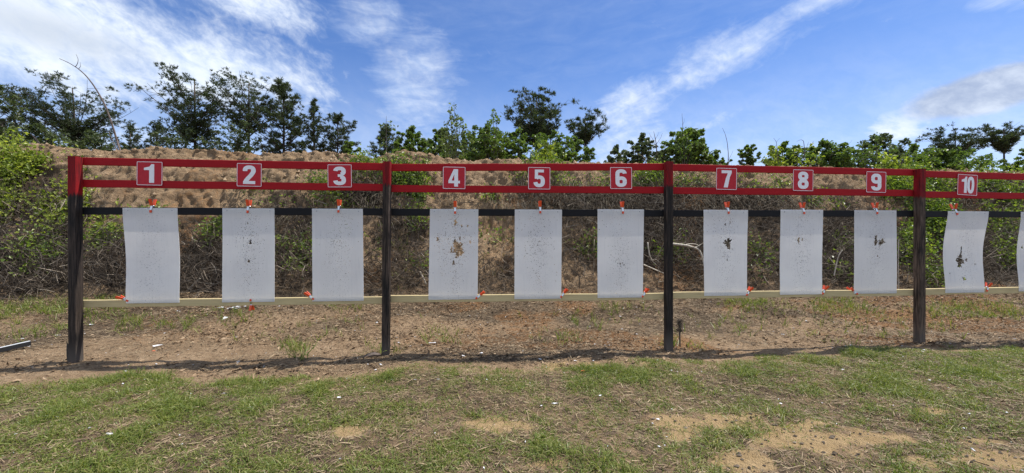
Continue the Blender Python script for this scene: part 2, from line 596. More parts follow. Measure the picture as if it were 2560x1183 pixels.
def plain(name, col, rough=0.5, metal=0.0, var=0.12, spec=0.5):
    m, N, b, out = mat_new(name)
    n = N.noise(obj_co(N), 35.0, 5, 0.6)
    N.put(b.inputs['Base Color'], N.mix(N.step(n, 0.3, 0.7), col, tuple(k * (1 - var) for k in col)))
    b.inputs['Roughness'].default_value = rough
    b.inputs['Metallic'].default_value = metal
    b.inputs['Specular IOR Level'].default_value = spec
    return m


M['signred'] = plain('sign_red_vinyl', (0.48, 0.022, 0.034), 0.5, 0, 0.12, 0.2)
M['signwhite'] = plain('sign_white_vinyl', (0.82, 0.82, 0.84), 0.4, 0, 0.06)
M['orange'] = plain('orange_vinyl_grip', (0.80, 0.085, 0.018), 0.38, 0, 0.2)
M['steel'] = plain('zinc_plated_steel', (0.66, 0.68, 0.70), 0.28, 1.0, 0.25)
M['screw'] = plain('screw_head', (0.5, 0.5, 0.52), 0.35, 1.0)
M['stripw'] = plain('white_metal_strip', (0.68, 0.70, 0.72), 0.35, 0.2)
M['stripb'] = plain('black_metal_strip', (0.02, 0.021, 0.024), 0.4)
M['shell'] = plain('orange_plastic_scrap', (0.75, 0.16, 0.06), 0.4)

# ------------------------------------------------------------------ the fence line
SL = 0.0785                       # the frame runs slightly away to the right
TH = math.atan(SL)
EX = np.array([math.cos(TH), math.sin(TH), 0.0])     # along the frame
EN = np.array([math.sin(TH), -math.cos(TH), 0.0])    # out of it, to the viewer's side


def fp(px, py, off=0.0):
    """point of the frame's plane (moved off metres to the viewer's side) read from the photograph"""
    k = (px - 1280) / F
    Y = (4.55 + SL * 5.155 - off / math.cos(TH)) / (1 - SL * k)
    return at(px, py, Y)


# ------------------------------------------------------------------ ground
EDGE_X = np.array([-9, -5.2, -4.2, -2.9, -1.7, -1.1, 0.1, 1.0, 2.0, 3.6, 5.0, 6.7, 10])
EDGE_Y = np.array([3.9, 3.95, 4.15, 4.08, 3.98, 4.46, 4.38, 4.5, 4.64, 4.8, 5.2, 5.05, 5.1])
PATCH = [(1230, 1063, 60, 20), (1770, 1056, 105, 18), (1960, 1095, 70, 30), (2060, 1112, 100, 26), (1850, 1158, 80, 24), (2240, 1108, 60, 16), (2430, 1165, 130, 24),
         (2150, 1100, 46, 20), (870, 1075, 46, 14), (1330, 1175, 80, 12), (1560, 1140, 50, 10), (2330, 1040, 50, 8), (1440, 915, 110, 10), (2480, 1110, 50, 10), (1700, 1095, 36, 9), (2010, 1070, 40, 10)]


def gheight(X, Y):
    return (fbm(X * 0.8, Y * 0.8, 5, 3) - 0.5) * 0.10 * sstep(np.hypot(X, Y - 4), 60, 10) + (fbm(X * 5, Y * 5, 9, 3) - 0.5) * 0.05 + 0.012 \
        + sstep(Y - SL * X, 5.6, 7.0) * sstep(Y, 14, 10) * ((fbm(X * 1.3, Y * 1.6, 13, 3) - 0.5) * 0.22) + 0.20 * sstep(Y - SL * X, 6.2, 8.8) * sstep(Y, 14, 10)


def patch_w(X, Y):
    px = 1280 + X / np.maximum(Y, 0.3) * F
    py = 591.5 + CZ / np.maximum(Y, 0.3) * F
    w = np.zeros_like(X)
    nz = (fbm(X * 3.1, Y * 3.1, 21, 4) - 0.5)
    nf = (fbm(X * 11, Y * 11, 22, 3) - 0.5)
    for (a, b_, ra, rb) in PATCH:
        r = np.sqrt(((px - a) / (ra * 0.9)) ** 2 + ((py - b_) / (rb * 0.9)) ** 2)
        w = np.maximum(w, sstep(r + nz * 3.0 + nf * 1.6, 1.5, 0.45))
    return w * (Y > 0.6)


def grass_w(X, Y):
    e = np.interp(X, EDGE_X, EDGE_Y) + (fbm(X * 2.2, Y * 2.2, 31, 3) - 0.5) * 0.5
    inside = sstep(Y - e, 0.10, -0.12)
    lush = np.maximum(sstep(fbm(X * 0.9, Y * 1.2, 41, 3), 0.38, 0.68), 0.9 * sstep(e - Y, 0.75, 0.1))
    lush = np.maximum(lush, 0.75 * sstep(-X, 0.2, 2.2) * sstep(fbm(X * 1.5, Y * 1.5, 44, 3), 0.30, 0.6))
    clump = sstep(fbm(X * 4.5, Y * 4.5, 51, 3), 0.36, 0.66)
    d = inside * (0.50 + 0.50 * lush) * (0.30 + 0.70 * clump)
    return d * (1 - 0.9 * patch_w(X, Y))


def rest_w(X, Y):
    """ground under leaf litter and straw"""
    e = np.interp(X, EDGE_X, EDGE_Y)
    ins = sstep(Y - e, 0.0, -0.3)
    under = ins * (0.78 + 0.5 * (fbm(X * 1.3, Y * 1.3, 61, 4) - 0.5)) * (1 - patch_w(X, Y))
    band = sstep(Y - e, 0.0, 0.3) * (0.68 + 2.4 * (fbm(X * 0.7, Y * 1.1, 63, 4) - 0.5))
    back = sstep(Y - SL * X, 6.2, 8.2) * 0.75
    return np.clip(np.maximum(np.maximum(under, band), back), 0, 1)


def grow(a, b, step, far, ratio=1.35):
    core = np.arange(a, b + step * 0.5, step)
    hi = []
    s = step
    v = core[-1]
    while v < far:
        s *= ratio
        v += s
        hi.append(v)
    lo = []
    s = step
    v = core[0]
    while v > -far:
        s *= ratio
        v -= s
        lo.append(v)
    return np.array(lo[::-1] + list(core) + hi)


def grid_mesh(name, V, nu, nv, mat, attrs):
    A = Acc()
    i = np.arange(nv - 1)[:, None] * nu
    j = np.arange(nu - 1)[None, :]
    Q = np.stack([i + j, i + j + 1, i + nu + j + 1, i + nu + j], -1).reshape(-1, 4)
    A.add(V, Q)
    o = A.build(name, mat, None, True)
    for k, v in attrs.items():
        a = o.data.attributes.new(k, 'FLOAT', 'POINT')
        a.data.foreach_set('value', np.asarray(v, np.float32).ravel())
    return o


gx = grow(-11.5, 12.5, 0.065, 420)
gy = grow(1.6, 9.6, 0.06, 420)
GX, GY = np.meshgrid(gx, gy)
GZ = gheight(GX, GY)
rust = sstep(fbm(GX * 0.8, GY * 0.9, 71, 4), 0.44, 0.68) * sstep(GY, 4.6, 5.4) * (0.35 + 0.65 * sstep(GX, -2.0, 1.0))
ground = grid_mesh('ground', np.stack([GX, GY, GZ], -1).reshape(-1, 3), len(gx), len(gy), M['earth'],
                   {'sandy': patch_w(GX, GY), 'mulch': rest_w(GX, GY) * 0.70 * (1 - patch_w(GX, GY)), 'rusty': rust, 'mould_shade': sstep(GY - SL * GX, 7.2, 8.6) * 0.5})
tag(ground, 'sandy range floor with patchy grass and bare dirt', kind='structure')

# ------------------------------------------------------------------ berm
CR_PX = np.array([-300, 0, 100, 200, 300, 400, 450, 550, 650, 800, 900, 940, 1010, 1060, 1120, 1200, 1300, 1350, 1500, 1700, 1900, 2100, 2300, 2500, 2900])
CR_PY = np.array([366, 368, 362, 374, 380, 368, 377, 379, 387, 380, 389, 399, 378, 384, 398, 402, 400, 404, 409, 414, 418, 422, 426, 431, 438])
_k = (CR_PX - 1280) / F
_Y = 12.3 / (1 - SL * _k)
CR_X = _k * _Y
CR_Z = CZ - (CR_PY - 591.5) / F * _Y


def berm_pt(X, t, rough=True):
    """X along, t 0 toe - 1 crest - 2 back toe"""
    X = np.asarray(X, float)
    t = np.asarray(t, float)
    zc = np.interp(X, CR_X, CR_Z)
    zc = np.where(np.abs(X) > 30, zc * sstep(np.abs(X), 75, 45), zc)
    yt = 8.15 + SL * X + (fbm(X * 0.35, X * 0 + 3, 81, 3) - 0.5) * 1.0
    yc = 12.3 + SL * X
    tp = [0, 0.12, 0.3, 0.5, 0.72, 0.88, 0.96, 1.0, 1.06, 1.3, 2.0]
    yp = [0, 0.15, 0.36, 0.56, 0.76, 0.90, 0.965, 1.0, 1.05, 1.3, 2.3]
    zp = [-0.04, 0.05, 0.20, 0.42, 0.72, 0.93, 0.99, 1.0, 0.985, 0.8, -0.05]
    a = np.interp(t, tp, yp)
    b_ = np.interp(t, tp, zp)
    y = yt + (yc - yt) * a
    z = zc * b_
    if rough:
        amp = sstep(t, 0.02, 0.25) * sstep(t, 1.9, 1.4)
        big = (fbm(X * 0.75, t * 3.2, 91, 4, 0.55) - 0.5) * 0.55
        cl = (np.abs(fbm(X * 3.4, t * 13.0, 95, 4, 0.6) - 0.5)) * -0.62 + 0.07
        sm = (fbm(X * 10.0, t * 42.0, 99, 3, 0.7) - 0.5) * 0.26
        dn = (big * 0.8 * sstep(np.abs(t - 1), 0.0, 0.25) + cl * 1.0 + sm) * amp
        y = y - dn * 0.62
        z = z + dn * 0.55
    return np.stack([X + 0 * t, y, z], -1)


bx = grow(-19, 21, 0.058, 75)
bt = np.concatenate([np.linspace(0, 1.06, 116), np.linspace(1.1, 2.0, 14)])
BX, BT = np.meshgrid(bx, bt)
BP = berm_pt(BX, BT)

GREEN = [(-140, 480, 150, 85, .85), (-330, 540, 120, 60, .6), (2700, 500, 130, 50, .8), (2720, 620, 110, 80, .5), (70, 465, 130, 72, 1.0), (60, 560, 130, 70, .45), (120, 640, 60, 60, .2), (260, 580, 60, 48, .55), (500, 562, 75, 32, .85), (380, 565, 80, 40, .5),
         (720, 502, 70, 28, .8), (740, 630, 60, 50, .18), (940, 445, 55, 40, .55), (1025, 455, 48, 38, .85), (1010, 560, 60, 65, .28), (1000, 660, 60, 45, .3),
         (1005, 408, 25, 18, .6), (1250, 610, 50, 45, .2), (1310, 470, 32, 34, .6), (1235, 520, 28, 28, .5), (1440, 450, 140, 20, .34), (1630, 445, 45, 24, .5),
         (1705, 455, 45, 18, .35), (1700, 625, 50, 25, .25), (1900, 650, 36, 45, .18), (1930, 475, 50, 18, .15), (2080, 505, 90, 16, .35), (2270, 468, 80, 36, .95),
         (2300, 590, 62, 95, .75), (2450, 480, 130, 34, .95), (2525, 590, 70, 80, .4), (2100, 660, 45, 40, .18), (820, 482, 40, 18, .6), (650, 470, 40, 14, .3),
         (2230, 412, 60, 10, .25), (1860, 445, 40, 10, .1), (1370, 425, 60, 16, .3), (150, 420, 40, 20, .3), (860, 560, 40, 60, .3), (1480, 620, 50, 30, .2),
         (2340, 670, 40, 30, .35), (200, 520, 40, 60, .5)]
BRUSH = [(-160, 660, 180, 85, .9), (-380, 650, 120, 80, .7), (2720, 660, 130, 75, .7), (80, 655, 150, 85, 1.0), (480, 665, 130, 80, 1.0), (330, 665, 150, 70, .9), (740, 680, 100, 60, .55), (700, 570, 120, 50, .55), (960, 700, 130, 50, .6),
         (900, 490, 60, 50, .7), (1120, 690, 100, 50, .5), (1260, 690, 60, 45, .5), (1440, 505, 180, 32, .6), (1440, 650, 80, 70, .35), (1640, 580, 80, 110, .9),
         (1750, 630, 100, 85, .9), (1870, 505, 160, 28, .6), (1900, 640, 80, 85, .5), (2100, 620, 80, 100, .85), (2300, 700, 90, 45, .45), (2500, 650, 110, 75, .7),
         (1010, 600, 90, 120, .55), (100, 540, 150, 60, .5), (2420, 520, 120, 40, .45), (2000, 680, 90, 45, .6), (620, 700, 80, 40, .7), (1820, 620, 60, 60, .9), (2190, 610, 70, 70, .9), (2400, 640, 70, 70, .9), (620, 620, 70, 70, .8), (1550, 640, 70, 80, .6), (1345, 640, 60, 70, .6), (1440, 600, 110, 120, .45), (1130, 560, 60, 80, .35), (800, 620, 90, 90, .5), (1950, 560, 120, 60, .5), (1700, 500, 120, 40, .5)]


def mask(lst, px, py, nz=None, soft=0.45):
    w = np.zeros_like(px)
    for (a, b_, ra, rb, d_) in lst:
        r = np.sqrt(((px - a) / ra) ** 2 + ((py - b_) / rb) ** 2)
        if nz is not None:
            r = r + nz
        w = np.maximum(w, d_ * sstep(r, 1.0 + soft, 1.0 - soft))
    return w


bpx, bpy_ = proj(BP)
bnz = (fbm(BX * 1.4, BT * 6, 111, 3) - 0.5) * 1.2
mul = np.maximum(mask(BRUSH, bpx, bpy_, bnz), mask(GREEN, bpx, bpy_, bnz) * 0.8)
mul = np.maximum(mul, 0.85 * sstep(BT, 0.3, 0.05)) * (BT < 1.05)
brust = sstep(fbm(BX * 0.6, BT * 3, 117, 3), 0.5, 0.75) * 0.45
berm = grid_mesh('berm', BP.reshape(-1, 3), len(bx), len(bt), M['earth'], {'mould_shade': np.clip(mask(BRUSH, bpx, bpy_, bnz), 0, 1), 'sandy': 0.12 + 0.5 * (fbm(BX * 0.8, BT * 4, 113, 3) - 0.5), 'mulch': mul, 'rusty': brust})  # brush zones get leaf mould plus painted shade
tag(berm, 'tall earth backstop berm of bare sandy dirt and brush', kind='structure')
# EOF-PART-1
# ------------------------------------------------------------------ the frame: posts and rails
frame = empty('target_rack', tuple(fp(190, 905)))
tag(frame, 'long wooden target frame with red top rails, black middle rail and dark posts', 'frame')
FO = np.array(frame.location)


def child_place(o, wpos, rz=TH, ry=0.0):
    o.parent = frame
    o.location = tuple(np.asarray(wpos) - FO)
    o.rotation_euler = (0, ry, rz)


def post(px_b, py_b, px_t, py_t, red_py, fade, seed):
    b = fp(px_b, py_b)
    t = fp(px_t, py_t)
    H = t[2] - b[2]
    lean = np.dot(t - b, EX)
    r = np.random.default_rng(seed)
    A = Acc()
    zs = np.concatenate([[-0.35], np.linspace(0, H, 22)])
    hw = 0.0445
    rings = []
    for z in zs:
        f = z / H
        ox = lean * f + r.normal(0, 0.0009)
        oy = r.normal(0, 0.0009)
        h1 = hw + r.normal(0, 0.0006)
        c = 0.004
        ring = [(-h1 + c, -h1), (h1 - c, -h1), (h1, -h1 + c), (h1, h1 - c), (h1 - c, h1), (-h1 + c, h1), (-h1, h1 - c), (-h1, -h1 + c)]
        rings.append([(ox + x, oy + y, z) for x, y in ring])
    V = np.array(rings).reshape(-1, 3)
    K = len(zs)
    i = np.arange(K - 1)[:, None] * 8
    j = np.arange(8)[None, :]
    Q = np.stack([i + j, i + (j + 1) % 8, i + 8 + (j + 1) % 8, i + 8 + j], -1).reshape(-1, 4)
    V = np.vstack([V, [lean, 0, H + 0.002]])
    e = (K - 1) * 8
    T = [(len(V) - 1, e + q, e + (q + 1) % 8) for q in range(8)]
    A.add(V, Q, T)
    o = A.build('post', M['post'])
    child_place(o, b)
    o['red_from'] = float(CZ - (red_py - 591.5) / F * b[1] - b[2])
    o['fade'] = fade
    return o


POSTS = [(190, 903, 188, 392, 488, 0.25), (965, 889, 968, 405, 463, 0.35), (1671, 867, 1671, 405, 466, 0.12), (2298, 854, 2299, 423, 493, 0.95)]
for i, p in enumerate(POSTS):
    post(*p, 300 + i)
# next post, just out of the picture to the right
post(2888, 838, 2888, 436, 500, 0.5, 309)

BACK = -0.0445 - 0.003      # rails are fixed to the back of the posts


def rail(name, x0, y0, x1, y1, mat, h=0.089, th=0.038, seed=0, ext=(0.0, 0.0)):
    """board from (x0,y0) to (x1,y1), both on the photograph's top edge of the board's front face"""
    a = fp(x0, y0, BACK)
    b = fp(x1, y1, BACK)
    L = np.dot(b - a, EX)
    dz = b[2] - a[2]
    r = np.random.default_rng(seed)
    n = 15
    xs = np.linspace(-ext[0], L + ext[1], n)
    V = []
    for x in xs:
        w = r.normal(0, 0.0012, 2)
        zt = dz * x / L
        c = 0.003
        for yy, zz in ((c, 0), (0, -c), (0, -h + c), (c, -h), (th - c, -h), (th, -h + c), (th, -c), (th - c, 0)):
            V.append((x, yy + w[0], zt + zz + w[1]))
    V = np.array(V)
    i = np.arange(n - 1)[:, None] * 8
    j = np.arange(8)[None, :]
    Q = np.stack([i + (j + 1) % 8, i + j, i + 8 + j, i + 8 + (j + 1) % 8], -1).reshape(-1, 4)
    e = (n - 1) * 8
    caps = [(0, 1, 2, 3), (0, 3, 4, 7), (4, 5, 6, 7), (e + 3, e + 2, e + 1, e), (e + 7, e + 4, e + 3, e), (e + 7, e + 6, e + 5, e + 4)]
    A = Acc()
    A.add(V, np.vstack([Q, caps]))
    o = A.build(name, mat)
    child_place(o, a)
    return o


J = 0.002
RAILS = {
    'top_rail': ('red', [(194, 393.5, 964, 408), (967, 410, 1670, 408.5), (1673, 410, 2297, 423.5), (2300, 426.5, 2880, 444)]),
    'lower_red_rail': ('red', [(194, 449, 964, 460), (967, 462.5, 1670, 467), (1673, 468, 2297, 475), (2300, 478, 2880, 488)]),
    'black_rail': ('blackrail', [(194, 518, 964, 521), (967, 521.5, 1670, 525), (1673, 525, 2297, 526.5), (2300, 527.5, 2880, 530)]),
    'bottom_rail': ('lumber', [(194, 751, 964, 742), (967, 739.5, 1670, 733), (1673, 731, 2297, 723.5), (2300, 722.5, 2880, 713)]),
}
for nm, (mt, segs) in RAILS.items():
    for k, sg in enumerate(segs):
        o = rail(nm, *sg, M[mt], seed=hash2(np.array([k]), np.array([len(nm)]), 3)[0] * 9999 // 1 * 1 and int(hash2(np.array([k]), np.array([len(nm)]), 3)[0] * 9999))
        if nm == 'bottom_rail':
            o['label'] = 'bare yellowish treated lumber rail'
        elif nm == 'black_rail':
            o['label'] = 'black painted rail behind the sheets'

# bolts where rails meet posts are painted over; a splinter stands at the first post
sp = Acc()
b0 = fp(170, 905)
sp.tube([(0, 0, -0.05), (-0.02, 0.0, 0.08), (-0.035, 0.01, 0.2), (-0.045, 0.012, 0.245)], [0.016, 0.014, 0.008, 0.002], 4)
spo = sp.build('splinter', M['bark2'])
child_place(spo, b0 + np.array([0.02, 0.0, 0]))

# ------------------------------------------------------------------ target sheets
SH = [  # TL, TR, BR, BL in the photograph
    ((306, 520), (443, 520), (448.5, 757), (315, 759)),
    ((556, 521), (686, 521), (686, 755), (555, 756)),
    ((780, 522), (907, 522), (909, 752), (781, 754)),
    ((1075, 523), (1196, 523), (1194, 749), (1071, 749)),
    ((1287, 524), (1405, 524), (1403, 747), (1286, 748)),
    ((1494, 524), (1610, 523), (1607, 744), (1494, 745)),
    ((1759, 525), (1870, 525), (1867, 739), (1761, 740)),
    ((1952, 525), (2058, 524), (2055, 736), (1950, 737)),
    ((2136, 526), (2241, 526), (2242, 733), (2135, 735)),
    ((2370, 529), (2472, 528), (2461, 731), (2364, 733)),
    ((2553, 530), (2652, 530), (2648, 727), (2547, 729)),
]
BOW = [0.02, 0.004, 0.0, 0.003, 0.002, 0.004, 0.006, 0.006, -0.004, 0.034, 0.03]
# clusters (u, v, su, sv, n) and big torn holes (u, v, half width, half height) of each sheet
CL = [
    [(.5, .4, .2, .22, 10)],
    [(.5, .17, .08, .05, 26), (.51, .36, .07, .05, 42), (.72, .37, .06, .05, 18), (.85, .22, .02, .03, 9), (.5, .55, .07, .05, 40), (.5, .75, .06, .05, 36), (.25, .31, .04, .03, 7), (.52, .45, .13, .25, 80)],
    [(.5, .42, .2, .19, 130), (.7, .17, .08, .06, 26), (.5, .5, .12, .12, 40)],
    [(.5, .38, .2, .2, 170), (.58, .45, .1, .12, 90), (.55, .16, .08, .06, 30), (.18, .34, .06, .05, 24), (.84, .36, .05, .04, 12), (.5, .76, .06, .05, 16), (.5, .86, .06, .08, 22), (.3, .5, .1, .15, 40)],
    [(.5, .38, .2, .15, 120), (.5, .45, .1, .12, 80), (.5, .77, .05, .05, 34), (.5, .12, .2, .05, 24), (.85, .75, .04, .06, 9)],
    [(.5, .62, .06, .05, 40), (.5, .6, .14, .22, 90), (.5, .85, .05, .05, 14), (.15, .2, .1, .1, 10)],
    [(.5, .3, .15, .14, 50), (.53, .52, .09, .09, 44), (.5, .13, .1, .04, 20), (.2, .2, .1, .08, 20), (.55, .82, .04, .03, 7), (.83, .6, .04, .03, 4)],
    [(.47, .16, .07, .06, 34), (.47, .36, .08, .05, 40), (.52, .6, .09, .1, 60), (.18, .25, .06, .04, 9), (.7, .2, .1, .08, 12)],
    [(.5, .12, .06, .05, 36), (.55, .5, .1, .08, 80), (.55, .3, .12, .1, 50), (.17, .24, .05, .03, 14), (.33, .4, .05, .06, 12), (.2, .76, .03, .04, 10), (.86, .2, .03, .06, 8), (.5, .85, .2, .08, 10)],
    [(.45, .6, .12, .1, 30), (.5, .3, .06, .08, 14), (.8, .65, .05, .04, 7), (.5, .84, .06, .03, 10), (.14, .76, .02, .02, 3)],
    [(.3, .5, .15, .2, 30)],
]
HOLES = [
    [],
    [(.53, .365, .020, .018), (.50, .565, .020, .014), (.48, .16, .008, .01)],
    [],
    [(.545, .395, .045, .045), (.60, .44, .075, .05), (.585, .50, .05, .03), (.53, .15, .022, .028), (.50, .60, .02, .02), (.66, .19, .012, .014), (.78, .185, .016, .010), (.17, .335, .022, .018), (.83, .365, .012, .014), (.45, .45, .015, .03), (.62, .33, .012, .02)],
    [(.48, .40, .006, .006)],
    [(.50, .615, .012, .010), (.58, .63, .012, .006)],
    [(.55, .385, .062, .045), (.57, .43, .03, .02), (.49, .17, .014, .012), (.60, .15, .01, .014), (.54, .585, .008, .008)],
    [(.43, .36, .022, .028), (.52, .355, .014, .016)],
    [(.51, .36, .024, .045), (.50, .395, .03, .02), (.62, .39, .06, .024), (.66, .365, .035, .02), (.545, .55, .012, .01)],
    [(.455, .50, .016, .05), (.42, .58, .05, .05), (.40, .63, .055, .045), (.50, .625, .025, .02), (.58, .60, .025, .016), (.80, .655, .012, .012), (.48, .825, .022, .016), (.52, .835, .02, .01), (.14, .765, .01, .008)],
    [(.12, .45, .02, .015)],
]
SHEET_LABEL = [
    'nearly clean white target sheet under the number 1 sign',
    'white target sheet under the number 2 sign, peppered in several tight clusters',
    'white target sheet under the number 3 sign with evenly scattered small holes',
    'white target sheet under the number 4 sign with a large ragged hole',
    'white target sheet under the number 5 sign with dense fine bullet holes',
    'white target sheet under the number 6 sign with a hole cluster low in the middle',
    'white target sheet under the number 7 sign with one round torn hole',
    'white target sheet under the number 8 sign with a small pale torn spot',
    'white target sheet under the number 9 sign with a jagged dark tear',
    'bowed white target sheet under the number 10 sign with a tall ragged tear',
    'white target sheet cut off by the right edge of the photo',
]
CELL = 0.0048
sheet_objs = []


def sheet(k):
    r = np.random.default_rng(900 + k)
    TL, TR, BR, BL = SH[k]
    off = BACK + 0.0075
    a, b, c, d = (fp(*q, off) for q in (TL, TR, BR, BL))
    top = (a + b) / 2
    Wt = np.dot(b - a, EX)
    Wb = np.dot(c - d, EX)
    Wd = (Wt + Wb) / 2
    bot = (c + d) / 2
    H = top[2] - bot[2]
    sh = np.dot(bot - top, EX)
    nx = int(round(Wd / CELL))
    nz = int(round(H / CELL))
    solid = np.ones((nz, nx), bool)
    uu = (np.arange(nx) + 0.5) / nx
    vv = (np.arange(nz) + 0.5) / nz
    U, Vv = np.meshgrid(uu, vv)
    for (u, v, su, sv, n) in CL[k]:
        pu = u + r.normal(0, su, n)
        pv = v + r.normal(0, sv, n)
        for x, y in zip(pu, pv):
            if 0.03 < x < 0.97 and 0.05 < y < 0.97:
                i, j = int(y * nz), int(x * nx)
                solid[i, j] = False
                q = r.random()
                if q < 0.42 and j + 1 < nx:
                    solid[i, j + 1] = False
                if q > 0.66 and i + 1 < nz:
                    solid[i + 1, j] = False
                if q > 0.93 and j + 1 < nx and i + 1 < nz:
                    solid[i + 1, j + 1] = False
    flaps = []
    for (u, v, hu, hv) in HOLES[k]:
        hu, hv = hu * 1.22, hv * 1.22
        ang = np.arctan2((Vv - v) * H, (U - u) * Wd)
        rad = np.hypot((U - u) / hu, (Vv - v) / hv)
        ph = r.random(4) * 6.28
        edge = 1.0 + 0.28 * np.sin(3 * ang + ph[0]) + 0.2 * np.sin(7 * ang + ph[1]) + 0.16 * np.sin(13 * ang + ph[2])
        solid &= ~(rad < edge)
        for q in range(3 if hu > 0.04 else 0):
            flaps.append((u + hu * 1.0 * math.cos(ph[3] + q * 1.9), v + hv * 1.0 * math.sin(ph[3] + q * 1.9), ph[3] + q * 1.9, hu * Wd))
    # surface: bends only from top to bottom, like a hanging sheet
    bow = BOW[k]
    ph = r.random() * 6

    def pos(j, i, back):
        v = i / nz
        x = (j / nx - 0.5) * (Wt + (Wb - Wt) * v) + sh * v
        vb = np.clip((v - 0.085) / 0.83, 0, 1)
        y = bow * np.sin(np.pi * vb) ** 1.3 + 0.0012 * np.sin(v * 9 + ph)
        if k == 9:
            x = x - 0.012 * np.sin(np.pi * v)
        return np.stack([x + 0 * v, y + back + 0 * x, -v * H + 0 * x], -1)
    A = Acc()
    jj0, jj1, ii = [], [], []
    for i in range(nz):
        row = np.concatenate([[0], solid[i].astype(int), [0]])
        dd = np.diff(row)
        s0 = np.where(dd == 1)[0]
        s1 = np.where(dd == -1)[0]
        jj0 += list(s0)
        jj1 += list(s1)
        ii += [i] * len(s0)
    j0 = np.array(jj0, float)
    j1 = np.array(jj1, float)
    i0 = np.array(ii, float)
    n = len(i0)
    for back, flip in ((0.0, False), (0.004, True)):
        P = np.stack([pos(j0, i0, back), pos(j1, i0, back), pos(j1, i0 + 1, back), pos(j0, i0 + 1, back)], 1)
        q = np.arange(n * 4).reshape(n, 4)
        A.add(P.reshape(-1, 3), q if flip else q[:, ::-1])
    # rims: outer edge and the walls of every hole
    pad = np.zeros((nz + 2, nx + 2), bool)
    pad[1:-1, 1:-1] = solid
    for axis in (0, 1):
        df = np.diff(pad.astype(int), axis=axis)
        I, Jx = np.where(df != 0)
        if axis == 0:
            I2 = I.astype(float)
            Ja = (Jx - 1).astype(float)
            e0, e1 = (Ja, I2), (Ja + 1, I2)
        else:
            Ia = (I - 1).astype(float)
            J2 = Jx.astype(float)
            e0, e1 = (J2, Ia), (J2, Ia + 1)
        P = np.stack([pos(*e0, 0.0), pos(*e1, 0.0), pos(*e1, 0.004), pos(*e0, 0.004)], 1)
        m_ = len(P)
        A.add(P.reshape(-1, 3), np.arange(m_ * 4).reshape(m_, 4))
    # torn tongues of plastic bent out round the big holes
    for (u, v, an, w) in flaps:
        p = pos(np.array([u * nx]), np.array([v * nz]), 0.0)[0]
        s_ = max(0.008, w * 0.28)
        tx, tz = -math.sin(an), math.cos(an)
        ix, iz = -math.cos(an), math.sin(an)
        tip = p + np.array([ix * s_ * 0.9, -0.012 - 0.01 * r.random(), iz * s_ * 0.9])
        A.add([p + np.array([tx * s_ * .5, -0.001, -tz * s_ * .5]), p - np.array([tx * s_ * .5, 0.001, -tz * s_ * .5]), tip, p + np.array([0, 0.004, 0])], None, [(0, 1, 2), (0, 2, 3), (1, 3, 2)])
    root = empty('target_sheet', tuple(top))
    root.rotation_euler = (0, 0, TH)
    tag(root, SHEET_LABEL[k], 'target sheet', 'white target sheets along the frame')
    A.build('panel', M['sheet'], root)
    for sx in (-1, 1):
        S = Acc()
        S.tube([(sx * Wd * 0.41, 0.001, -0.03), (sx * Wd * 0.41, -0.003, -0.03)], [0.007, 0.006], 8)
        S.build('screw', M['screw'], root)
    sheet_objs.append((top, Wt, H, bot, Wb))
    return root


for k in range(len(SH)):
    sheet(k)

# ------------------------------------------------------------------ number signs
def arc(cx, cy, rx, ry, a0, a1, n=18):
    t = np.radians(np.linspace(a0, a1, n))
    # squarer than an ellipse, as in condensed gothic figures
    c, s_ = np.cos(t), np.sin(t)
    e = 0.78
    return [(cx + rx * math.copysign(abs(p) ** e, p), cy + ry * math.copysign(abs(q) ** e, q)) for p, q in zip(c, s_)]


def stroke(path, w):
    p = np.array(path, float)
    t = np.gradient(p, axis=0)
    t /= np.linalg.norm(t, axis=1)[:, None] + 1e-9
    n = np.stack([-t[:, 1], t[:, 0]], 1) * w / 2
    L, R = p + n, p - n
    return [[tuple(L[i]), tuple(R[i]), tuple(R[i + 1]), tuple(L[i + 1])] for i in range(len(p) - 1)]


def digit(ch):
    """list of layers, a layer being polygons that do not overlap"""
    s = 0.20
    if ch == '1':
        return [[[(.25, 0), (.46, 0), (.46, 1), (.34, 1), (.25, .86)]], [[(.03, .68), (.27, .68), (.27, .87), (.03, .80)]]]
    if ch == '2':
        return [stroke(arc(.265, .735, .18, .18, 186, -12) + [(.42, .62), (.34, .48), (.22, .32), (.14, .20), (.10, .08)], s), [[(0.005, 0), (.53, 0), (.53, .165), (0.005, .165)]]]
    if ch == '3':
        return [stroke(arc(.26, .75, .18, .165, 175, -78), s), stroke(arc(.26, .265, .185, .18, 85, -175), s), [[(.18, .44), (.32, .44), (.32, .59), (.18, .59)]]]
    if ch == '4':
        return [[[(.27, 0), (.45, 0), (.45, 1), (.27, 1)]], [[(-.01, .19), (.54, .19), (.54, .34), (-.01, .34)]], [[(-.01, .34), (.14, .34), (.275, .72), (.275, 1), (.24, 1)]]]
    if ch == '5':
        return [[[(.05, .84), (.49, .84), (.49, 1), (.05, 1)]], [[(.05, .46), (.20, .50), (.21, .86), (.05, .86)]], stroke(arc(.26, .325, .18, .24, 142, -172), s)]
    if ch == '6':
        return [stroke(arc(.265, .29, .18, .205, 0, 360, 30), s), stroke([(.087, .30), (.085, .55)] + arc(.265, .735, .18, .18, 180, 5), s)]
    if ch == '7':
        return [[[(0, .83), (.53, .83), (.53, 1), (0, 1)]], [[(.33, .84), (.525, .84), (.44, .62), (.33, 0), (.12, 0), (.22, .5)]]]
    if ch == '8':
        return [stroke(arc(.265, .745, .17, .17, 0, 360, 30), s), stroke(arc(.265, .275, .185, .19, 0, 360, 30), s)]
    if ch == '9':
        return [[[(0.53 - x, 1 - y) for x, y in pl] for pl in ly] for ly in digit('6')]
    return [stroke(arc(.265, .5, .18, .415, 0, 360, 44), s)]


